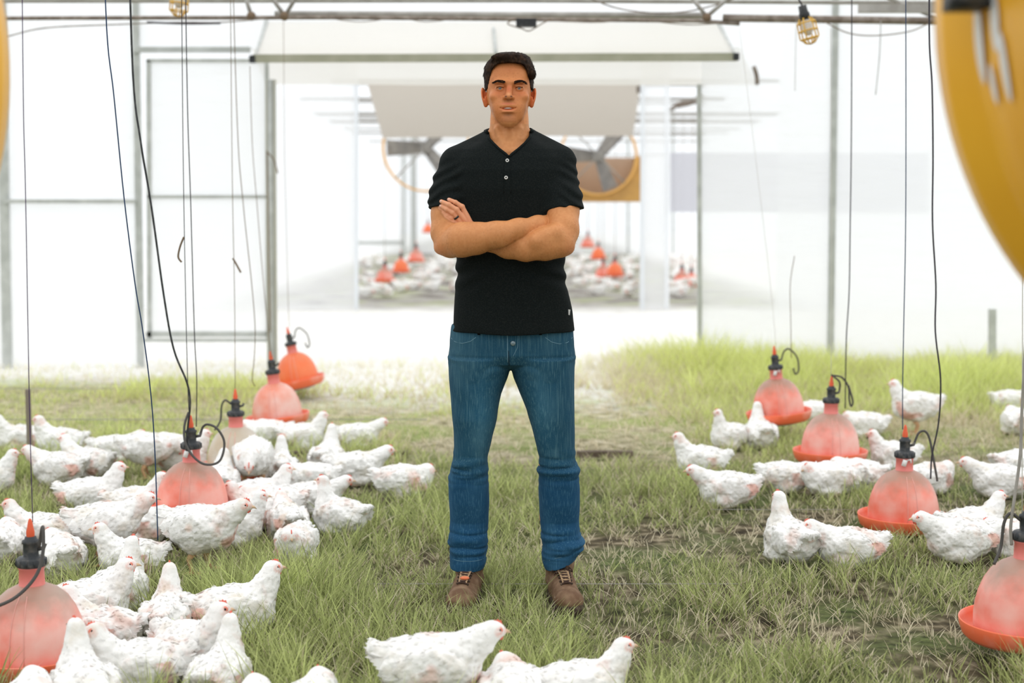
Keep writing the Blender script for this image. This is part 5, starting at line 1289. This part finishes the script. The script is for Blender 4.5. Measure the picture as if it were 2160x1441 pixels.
# ---- shirt
def build_shirt():
    F = Field(np.arange(-.31, .30, .0026), np.arange(YM-.20, YM+.17, .0030), np.arange(mp(1073, 708)[2], mp(1073, 262)[2], .0027))
    F.loft(px_loft([(274, 1040, 1112, -.045, .085), (286, 1021, 1127, -.060, .095), (300, 1000, 1150, -.075, .105), (316, 966, 1184, -.090, .112), (334, 948, 1202, -.105, .118), (360, 938, 1208, -.120, .120), (400, 938, 1207, -.127, .115), (450, 944, 1204, -.124, .108), (500, 954, 1198, -.118, .102), (550, 964, 1191, -.116, .100), (600, 962, 1195, -.116, .103), (640, 959, 1200, -.118, .108), (675, 955, 1207, -.122, .114), (692, 953, 1211, -.125, .118), (712, 952, 1214, -.127, .12)]), .0, p=2.3)
    F.cone(mp(1030, 300, .03), mp(968, 343, .012), .040, .056, .03); F.cone(mp(1116, 298, .03), mp(1178, 341, .012), .040, .056, .03)
    S = Field(F.xs, F.ys, F.zs)
    S.chain(ch([(966, 352, .004, .0615), (955, 385, -.010, .0640), (947, 418, -.030, .0655), (944, 452, -.048, .0665)]), .01)
    S.chain(ch([(1170, 352, .004, .0615), (1179, 385, -.020, .0640), (1185, 420, -.055, .0665), (1189, 462, -.088, .0680)]), .01)
    # sleeve hems: planes across the arms
    def hem(p, n_):
        p = np.array(p); n_ = np.array(n_, float); n_ /= np.linalg.norm(n_)
        return lambda X, Y, Z: (X-p[0])*n_[0]+(Y-p[1])*n_[1]+(Z-p[2])*n_[2]
    hl = hem(mp(930, 437, -.03), (.10, -.10, -1)); hr = hem(mp(1188, 446, -.07), (.12, -.22, -1))
    S.fn(lambda X, Y, Z, d: np.maximum(d, np.where(X < 0, hl(X, Y, Z), hr(X, Y, Z))), (-1, 0, 0), (1, 9, 3))
    F.d = smin(F.d, S.d, .016)
    # neck opening
    F.fn(lambda X, Y, Z, d: d, (-1, 0, 0), (1, 9, 3))
    nk = px_loft([(200, 1028, 1121, -.09, .078), (262, 1030, 1119, -.075, .080), (276, 1030, 1119, -.08, .078), (284, 1030, 1118, -.12, .074), (292, 1034, 1113, -.16, .070), (302, 1043, 1105, -.18, .04), (314, 1055, 1092, -.18, .0), (326, 1070, 1077, -.18, -.04), (330, 1073, 1074, -.18, -.05)])
    F.loft(nk, .002, 'sub', p=3.0)
    def fold(X, Y, Z, d):
        zz = lambda py: mp(1073, py)[2]
        n1 = .0016*vn(X*9+2, Y*9, Z*9)
        sl = np.clip((np.abs(X+.005)-.145)/.03, 0, 1)*np.clip((zz(330)-Z)/.05, 0, 1)*(Z > zz(470))
        n2 = .0026*sl*np.sin((Z+.45*np.abs(X)+.012*vn(X*14, Y*14, Z*14))*170)
        lo = np.clip((zz(560)-Z)/.06, 0, 1)*np.clip((Z-zz(700))/.03, 0, 1)
        ar = np.clip(1-np.abs(Z-zz(575))/.07, 0, 1)
        n3 = .0040*lo*vn(X*11+Z*9, Y*3, Z*7+4)+.0035*ar*np.sin((Z*1.0+.5*X*np.sign(X))*95+3*vn(X*6, Y*6, Z*6))*np.clip((np.abs(X)-.02)/.1, 0, 1)
        ch_ = np.clip(1-np.abs(Z-zz(380))/.12, 0, 1); n4 = .0022*ch_*vn(X*12, Y*4, Z*16)
        return np.where(np.abs(d) < .03, d+n1+n2+n3+n4, d)
    F.fn(fold, (-1, 0, 0), (1, 9, 3))
    zb = mp(1073, 699)[2]; xc = mp(1080, 690)[0]
    F.fn(lambda X, Y, Z, d: np.maximum(d, (zb+.010*np.cos((X-xc)*9)*0-.004+.006*np.clip(np.abs(X-xc)/.12, 0, 1)**2-.0-Z)), (-1, 0, 0), (1, 9, 3))
    V, Q = F.mesh(); V = lap(V, Q, 1, .4)
    m_ = mat('black_jersey', (.0045, .0075, .0075), .9, .15, bump=(420, .25, .0008), noise=(260, (.013, .016, .015), .45, .75))
    sh = man_part('shirt', V, Q, m_, label='black short sleeved henley shirt')
    nz = np.array(V)
    def fy(px, py):
        p = np.array(mp(px, py, -.11)); d = (V[:, 0]-p[0])**2+(V[:, 2]-p[2])**2+np.where(V[:, 1] < YM, 0, 9); return np.array([p[0], V[np.argmin(d), 1], p[2]])
    M_BTN = mat('white_button', (.72, .72, .70), .3, .5)
    for px, py in ((1070, 338.5), (1067.5, 375)):
        b = MB(); b.lathe([(.0022, .0), (.0024, .0022), (.0040, .0030), (.0056, .0026), (.0060, .0008), (.0058, -.001)], 20); link('button', b.me('button', M_BTN, True, Matrix.Rotation(PI/2, 4, 'X')), sh, tuple(fy(px, py)+[0, -.0004, 0]-MO))
    t = fy(1201.5, 661); MB().box(t+[0, -.003, 0]-MO, (.0075, .0014, .018), Matrix.Rotation(.12, 3, 'Y')@Matrix.Rotation(-.5, 3, 'Z')).build('hem_tag', mat('white_hem_tag', (.80, .80, .78), .6), sh, False)
    # neckband and placket
    bd = MB(); path = [(1029.5, 279), (1030, 286), (1033, 293), (1042, 303), (1056, 316), (1073, 330)]
    path2 = [(1119, 277), (1119, 285), (1114.5, 293), (1105, 303), (1091, 316), (1074, 330)]
    for pp in (path, path2): bd.tube(smooth_path([fy(*q)+[0, -.0012, 0]-MO for q in pp]), .0038, 8)
    bd.tube(smooth_path([fy(1029.5, 279)+[0, -.0012, 0]-MO, np.array(mp(1027, 278, -.02))-MO, np.array(mp(1024, 276, .04))-MO, np.array(mp(1045, 270, .088))-MO, np.array(mp(1075, 268, .095))-MO, np.array(mp(1104, 270, .088))-MO, np.array(mp(1125, 276, .04))-MO, np.array(mp(1121, 276, -.02))-MO, fy(1119, 277)+[0, -.0012, 0]-MO]), .0046, 8)
    bd.build('neckband', m_, sh)
    pl = MB(); 
    for dx in (-7.5, 7.5): pl.tube([fy(1070+dx, y_)+[0, -.0004, 0]-MO for y_ in np.linspace(334, 408, 14)], .0011, 5)
    pl.build('placket', m_, sh)
build_shirt()
# ---- jeans
def denim_mat():
    m_ = bpy.data.materials.new('blue_denim'); m_.use_nodes = True; t = m_.node_tree; b = t.nodes['Principled BSDF']
    b.inputs['Roughness'].default_value = .85; b.inputs['Specular IOR Level'].default_value = .15
    tc = N(t, 'ShaderNodeTexCoord')
    def nz(scale, vec, d=5):
        mp_ = N(t, 'ShaderNodeMapping'); mp_.inputs['Scale'].default_value = vec; t.links.new(tc.outputs['Object'], mp_.inputs[0])
        n = N(t, 'ShaderNodeTexNoise'); n.inputs['Scale'].default_value = scale; n.inputs['Detail'].default_value = d; t.links.new(mp_.outputs[0], n.inputs['Vector']); return n.outputs['Fac']
    def mxx(f, a, c, lo, hi, amt=1):
        r = N(t, 'ShaderNodeMapRange'); r.inputs[1].default_value = lo; r.inputs[2].default_value = hi; r.inputs[4].default_value = amt; t.links.new(f, r.inputs[0])
        m = N(t, 'ShaderNodeMix', data_type='RGBA'); t.links.new(r.outputs[0], m.inputs[0])
        if isinstance(a, tuple): m.inputs[6].default_value = (*a, 1)
        else: t.links.new(a, m.inputs[6])
        m.inputs[7].default_value = (*c, 1); return m.outputs[2]
    c = mxx(nz(900, (1, 1, .30)), (.011, .058, .104), (.024, .086, .134), .35, .7)
    c = mxx(nz(300, (1, 1, .035)), c, (.10, .21, .25), .50, .76, .6)
    c = mxx(nz(7, (1, 1, .5)), c, (.08, .18, .23), .5, .72, .4)
    a = N(t, 'ShaderNodeAttribute', attribute_name='tint'); m = N(t, 'ShaderNodeMix', data_type='RGBA', blend_type='MULTIPLY'); m.inputs[0].default_value = 1
    t.links.new(c, m.inputs[6]); t.links.new(a.outputs['Color'], m.inputs[7]); t.links.new(m.outputs[2], b.inputs['Base Color'])
    bp = N(t, 'ShaderNodeBump'); bp.inputs['Strength'].default_value = .08; bp.inputs['Distance'].default_value = .0004
    t.links.new(nz(900, (1, 1, 1), 2), bp.inputs['Height']); t.links.new(bp.outputs[0], b.inputs['Normal']); return m_
M_DENIM = denim_mat()
def build_jeans():
    F = Field(np.arange(-.24, .26, .0026), np.arange(YM-.16, YM+.17, .0031), np.arange(mp(1073, 1206)[2], mp(1073, 672)[2], .0029))
    dep = [(672, -.108, .112), (740, -.108, .125), (800, -.100, .120), (865, -.092, .100), (940, -.082, .080), (985, -.082, .074), (1005, -.078, .078), (1060, -.066, .088), (1100, -.050, .098), (1150, -.066, .100), (1200, -.070, .100)]
    D = np.array(dep); yf = lambda py: float(np.interp(py, D[:, 0], D[:, 1])); yb = lambda py: float(np.interp(py, D[:, 0], D[:, 2]))
    LL = [(755, 947, 1082), (775, 947, 1079), (800, 948, 1070), (830, 950, 1058), (865, 952, 1050), (900, 955, 1044), (940, 957, 1035), (965, 955, 1030), (985, 949, 1029), (1005, 945, 1031), (1030, 946, 1031), (1060, 947, 1032), (1100, 948, 1031), (1130, 946, 1029), (1145, 943, 1030), (1160, 947, 1029), (1175, 948, 1026), (1202, 949, 1021)]
    RL = [(755, 1072, 1212), (775, 1076, 1212), (800, 1084, 1212), (830, 1096, 1212), (865, 1111, 1212), (900, 1122, 1212), (940, 1132, 1212), (965, 1137, 1214), (985, 1136, 1219), (1005, 1136, 1222), (1030, 1136, 1223), (1060, 1138, 1223), (1100, 1140, 1222), (1125, 1142, 1224), (1145, 1141, 1232), (1158, 1143, 1231), (1170, 1142, 1223), (1185, 1144, 1213), (1202, 1150, 1206)]
    F.loft(px_loft([(672, 957, 1208, yf(672), yb(672)), (690, 951, 1209, yf(690), yb(690)), (715, 948, 1211, yf(715), yb(715)), (745, 947, 1213, yf(745), yb(745)), (765, 947, 1213, yf(765)+.012, yb(765)), (776, 960, 1200, -.05, .10)]), 0, p=2.4)
    for T in (LL, RL): F.loft(px_loft([(py, a, b, yf(py), yb(py)) for py, a, b in T]), .012, p=2.25)
    zz = lambda py: mp(1073, py)[2]
    def fold(X, Y, Z, d):
        kn = np.clip(1-np.abs(Z-zz(985))/.075, 0, 1); an = np.clip(1-np.abs(Z-zz(1150))/.075, 0, 1); hp = np.clip(1-np.abs(Z-zz(775))/.085, 0, 1)
        s_ = np.sign(X-.0)
        n = .0018*vn(X*10, Y*10, Z*8)
        rd = lambda q: .7-2.2*np.abs(q)
        n = n+.0060*kn*rd(vn(X*8+Z*14*s_, Y*5, Z*34+3))+.0075*an*rd(vn(X*9-Z*14*s_, Y*6, Z*42+11))+.003*an*rd(vn(X*16+Z*20*s_, Y*9, Z*60+2))+.0022*kn*rd(vn(X*15-Z*24*s_, Y*9, Z*52+8))
        n = n+.0022*hp*rd(vn(X*5*s_+Z*24, Y*4, X*s_*16+1))+.004*np.clip(1-np.abs(Z-zz(880))/.1, 0, 1)*vn(X*16+Z*7, Y*5, Z*13+6)
        n = n+.003*np.clip(1-np.abs(Z-zz(1070))/.07, 0, 1)*vn(X*18+Z*9*s_, Y*5, Z*11)
        ed = np.clip((.03-np.abs(d))/.02, 0, 1)
        return d+n*ed
    F.fn(fold, (-1, 0, 0), (1, 9, 3))
    hx = mp(1078, 800)[0]
    F.fn(lambda X, Y, Z, d: np.maximum(d, np.where(X < hx, zz(1197)-Z+.03*(Y-YM), zz(1199)+(X-mp(1150, 1190)[0])*.30-Z+.03*(Y-YM))), (-1, 0, 0), (1, 9, 3))
    F.fn(lambda X, Y, Z, d: np.maximum(d, Z-zz(684)), (-1, 0, 0), (1, 9, 3))
    V, Q = F.mesh(); V = lap(V, Q, 1, .4)
    tint = np.ones((len(V), 3)); z = V[:, 2]
    wear = np.clip(1-np.abs(z-zz(860))/.2, 0, 1)*np.clip(1-np.abs(np.abs(V[:, 0]-hx)-.095)/.07, 0, 1)*(V[:, 1] < YM-.03)
    tint *= (1+.55*wear)[:, None]; low = np.clip((zz(960)-z)/.08, 0, 1)[:, None]; tint = tint*(1-low)+tint*np.array([.75, .95, 1.22])*low
    ji = man_part('jeans', V, Q, M_DENIM, label='blue denim jeans', col=tint)
    fr = V[V[:, 1] < YM-.0]
    def fy(px, py, e_=.0006):
        p = np.array(mp(px, py, -.10)); d = (fr[:, 0]-p[0])**2+(fr[:, 2]-p[2])**2; q = fr[np.argmin(d)]; return np.array([p[0], q[1]-e_, p[2]])-MO
    M_ST = mat('light_denim_seam', (.13, .25, .32), .8); M_DK = mat('dark_seam', (.008, .03, .05), .9)
    def seam(nm, pts, r, m_, e_=.0002): MB().tube([fy(a, b, e_) for a, b in pts], r, 6).build(nm, m_, ji)
    L = lambda a, b, n: [(a[0]+(b[0]-a[0])*t, a[1]+(b[1]-a[1])*t) for t in np.linspace(0, 1, n)]
    seam('fly_seam', L((1070, 699), (1071, 765), 16), .0016, M_ST); seam('fly_seam', L((1072.5, 740), (1074, 772), 10), .0022, M_DK)
    seam('fly_stitch', L((1093, 699), (1092, 730), 8)+L((1091, 734), (1082, 752), 6), .0009, M_ST)
    seam('pocket_seam', [(1150, 712), (1163, 722), (1180, 727), (1198, 725), (1209, 716)], .0012, M_ST); seam('pocket_seam', [(1004, 712), (992, 721), (975, 726), (959, 724), (950, 717)], .0012, M_ST)
    seam('hem_stitch', L((953, 1190), (1019, 1189), 14), .0008, M_ST); seam('hem_stitch', [(1149, 1193), (1160, 1189), (1172, 1184), (1185, 1181)], .0008, M_ST)
    b = MB(); b.lathe([(.001, .003), (.007, .003), (.0085, .0015), (.0085, -.001)], 20); link('button', b.me('button', mat('metal_button', (.20, .27, .30), .35, .5, .6), True, Matrix.Rotation(PI/2, 4, 'X')), ji, tuple(fy(1082, 724, .001)))
    for px in (1010, 1140): MB().box(fy(px, 697, .003), (.009, .004, .03)).build('belt_loop', M_DENIM, ji, False)
build_jeans()
# ---- boots
M_LEA = mat('brown_nubuck', (.15, .085, .05), .85, .2, noise=(28, (.27, .175, .11), .42, .68), bump=(150, .4, .001))
M_SOLE = mat('dark_sole', (.060, .042, .032), .9, .2, noise=(60, (.16, .12, .09), .5, .7)); M_LACE = mat('brown_lace', (.055, .030, .022), .8); M_TONG = mat('tan_tongue', (.42, .28, .16), .85)
BOOTS = []
def boot(ankle_px, toe_px, side):
    """built in its own frame: +X forward to the toe, then turned"""
    A = P(ankle_px, 1240, YM+.010); Tt = P(toe_px, 1290, YM-.20); d = Vector((Tt.x-A.x, Tt.y-A.y)); ang = math.atan2(d.y, d.x)
    M = Matrix.Translation((A.x, A.y, 0))@Matrix.Rotation(ang, 4, 'Z')
    c = M@Vector((.10, 0, 0)); BOOTS.append((c.x, c.y))
    F = Field(np.arange(-.08, .27, .0028), np.arange(-.075, .075, .0028), np.arange(.0, .20, .0028))
    F.chain([(0, 0, .20, .045), (0.003, 0, .12, .046), (.0, 0, .07, .044)], .02)
    F.chain([(-.025, 0, .055, .040), (.06, 0, .048, .041), (.13, side*.002, .038, .041), (.185, side*.0, .034, .040)], .025, sc=(1, 1, 1))
    F.ell((.070, 0, .072), (.06, .032, .030), .025)
    F.ell((.19, 0, .040), (.045, .046, .032), .02)
    F.cone((-.01, 0, .160), (.03, 0, .160), .050, .040, .01)                 # padded collar
    F.fn(lambda X, Y, Z, d: np.maximum(d, .018-Z), (-1, -1, -1), (1, 1, 1))
    F.fn(lambda X, Y, Z, d: np.where(np.abs(d) < .02, d+.0016*vn(X*45, Y*45, Z*45)-.0025*np.exp(-((X-.145-.3*Z)/.004)**2), d), (-1, -1, -1), (1, 1, 1))
    V, Q = F.mesh(); V = lap(V, Q, 1, .4)
    b = link('boot', mesh_np('boot', V@np.array(M.to_3x3()).T+np.array(M.translation)-MO, Q, [M_LEA]), man); b['label'] = 'brown nubuck laced boot'
    top = V
    S = Field(np.arange(-.09, .26, .003), np.arange(-.08, .08, .003), np.arange(-.004, .06, .003))
    S.loft([(.0, -.068, .225, -.046, .046), (.026, -.070, .228, -.047, .047)], 0, p=2.6); S.cone((.16, 0, .013), (.19, 0, .013), .050, .048, .01, sc=(1, 1, 1))
    S.fn(lambda X, Y, Z, d: np.maximum(np.maximum(d, Z-.030-.012*np.clip((X-.17)/.05, 0, 1)), -Z), (-1, -1, -1), (1, 1, 1))
    S.fn(lambda X, Y, Z, d: np.maximum(d, .0015-.0035*((np.sin(X*260) > 0)*(Z < .014))-d*0-.0015+d), (-1, -1, -1), (1, 1, 1))
    V2, Q2 = S.mesh(); V2 = lap(V2, Q2, 1, .4)
    T3 = lambda p: np.array(M@Vector(p))-MO
    link('sole', mesh_np('sole', V2@np.array(M.to_3x3()).T+np.array(M.translation)-MO, Q2, [M_SOLE]), b)
    def surf(x, y, e_=.002):
        d = (top[:, 0]-x)**2+(top[:, 1]-y)**2+np.where((top[:, 2] > .04) & (top[:, 2] < .116), 0, 9)
        k = np.argsort(d)[:6]; return (x, y, top[k, 2].max()+e_)
    def front(y, z, e_=.003):
        d = (top[:, 1]-y)**2+(top[:, 2]-z)**2+np.where(top[:, 0] > .0, 0, 9)
        k = np.argsort(d)[:6]; return (top[k, 0].max()+e_, y, z)
    rows = [(0.046, .112), (.060, .105), (.076, .098), (.094, .090), (.112, .080), (.130, .076), (.148, .07)]
    tg = MB(); 
    V4 = []; 
    for i, (x, z) in enumerate(rows):
        q = front(0, z) if i < 1 else surf(x, 0)
        w_ = .020-.001*i
        for s_ in (-1, 1): V4.append(T3((q[0]+.0015, s_*w_, q[2]+.0015)))
    tg.add(V4, [[2*i, 2*i+1, 2*i+3, 2*i+2] for i in range(len(rows)-1)]); tg.build('tongue', M_TONG, b)
    lc = MB(); ey = MB()
    L = []
    for i, (x, z) in enumerate(rows):
        for s_ in (-1, 1):
            w_ = .024-.001*i; q = front(s_*w_, z, .004) if i < 1 else surf(x, s_*w_, .004); L.append(T3(q)); ey.ball(T3(q), .0035, 8, 6)
    for i in range(len(rows)-1):
        for s_ in (0, 1):
            a = L[2*i+s_]; c_ = L[2*(i+1)+1-s_]; mid = (a+c_)/2+np.array([0, -.004, .006]); lc.tube(smooth_path([a, mid, c_], 5), .0022, 6)
    lc.tube(smooth_path([L[-2], (L[-2]+L[-1])/2+np.array([0, -.002, .005]), L[-1]], 5), .0022, 6)
    k0 = L[0]*.5+L[1]*.5+np.array([0, -.006, .006])
    for s_ in (-1, 1) if side > 0 else ():
        lc.tube(smooth_path([k0, k0+np.array([s_*.020, -.012, .006]), k0+np.array([s_*.034, -.010, -.012]), k0+np.array([s_*.018, -.008, -.006]), k0], 6), .0021, 6)
        lc.tube(smooth_path([k0, k0+np.array([s_*.022, -.014, -.012]), k0+np.array([s_*.030, -.014, -.045])], 6), .0021, 6)
    lc.build('laces', M_LACE, b); ey.build('eyelet', M_SOLE, b)
    tc_ = MB(); pr = []
    for a in np.linspace(-1.25, 1.25, 15):
        x, y = .165+.050*math.cos(a), .046*math.sin(a); pr.append(T3((x+.002, y*1.03, .050)))
    tc_.tube(pr, .0022, 6); tc_.build('toe_cap_seam', mat('pale_scuff', (.42, .34, .27), .9) if side < 0 else bpy.data.materials['pale_scuff'], b)
    if side < 0:
        q = surf(.128, .004, .006); tc_ = MB(); tc_.ball(T3(q), (.016, .009, .006), 12, 8); tc_.build('lace_tag', mat('orange_lace_tag', (.80, .22, .10), .6), b)
boot(991, 969, -1); boot(1180, 1202, 1)
make_grass()
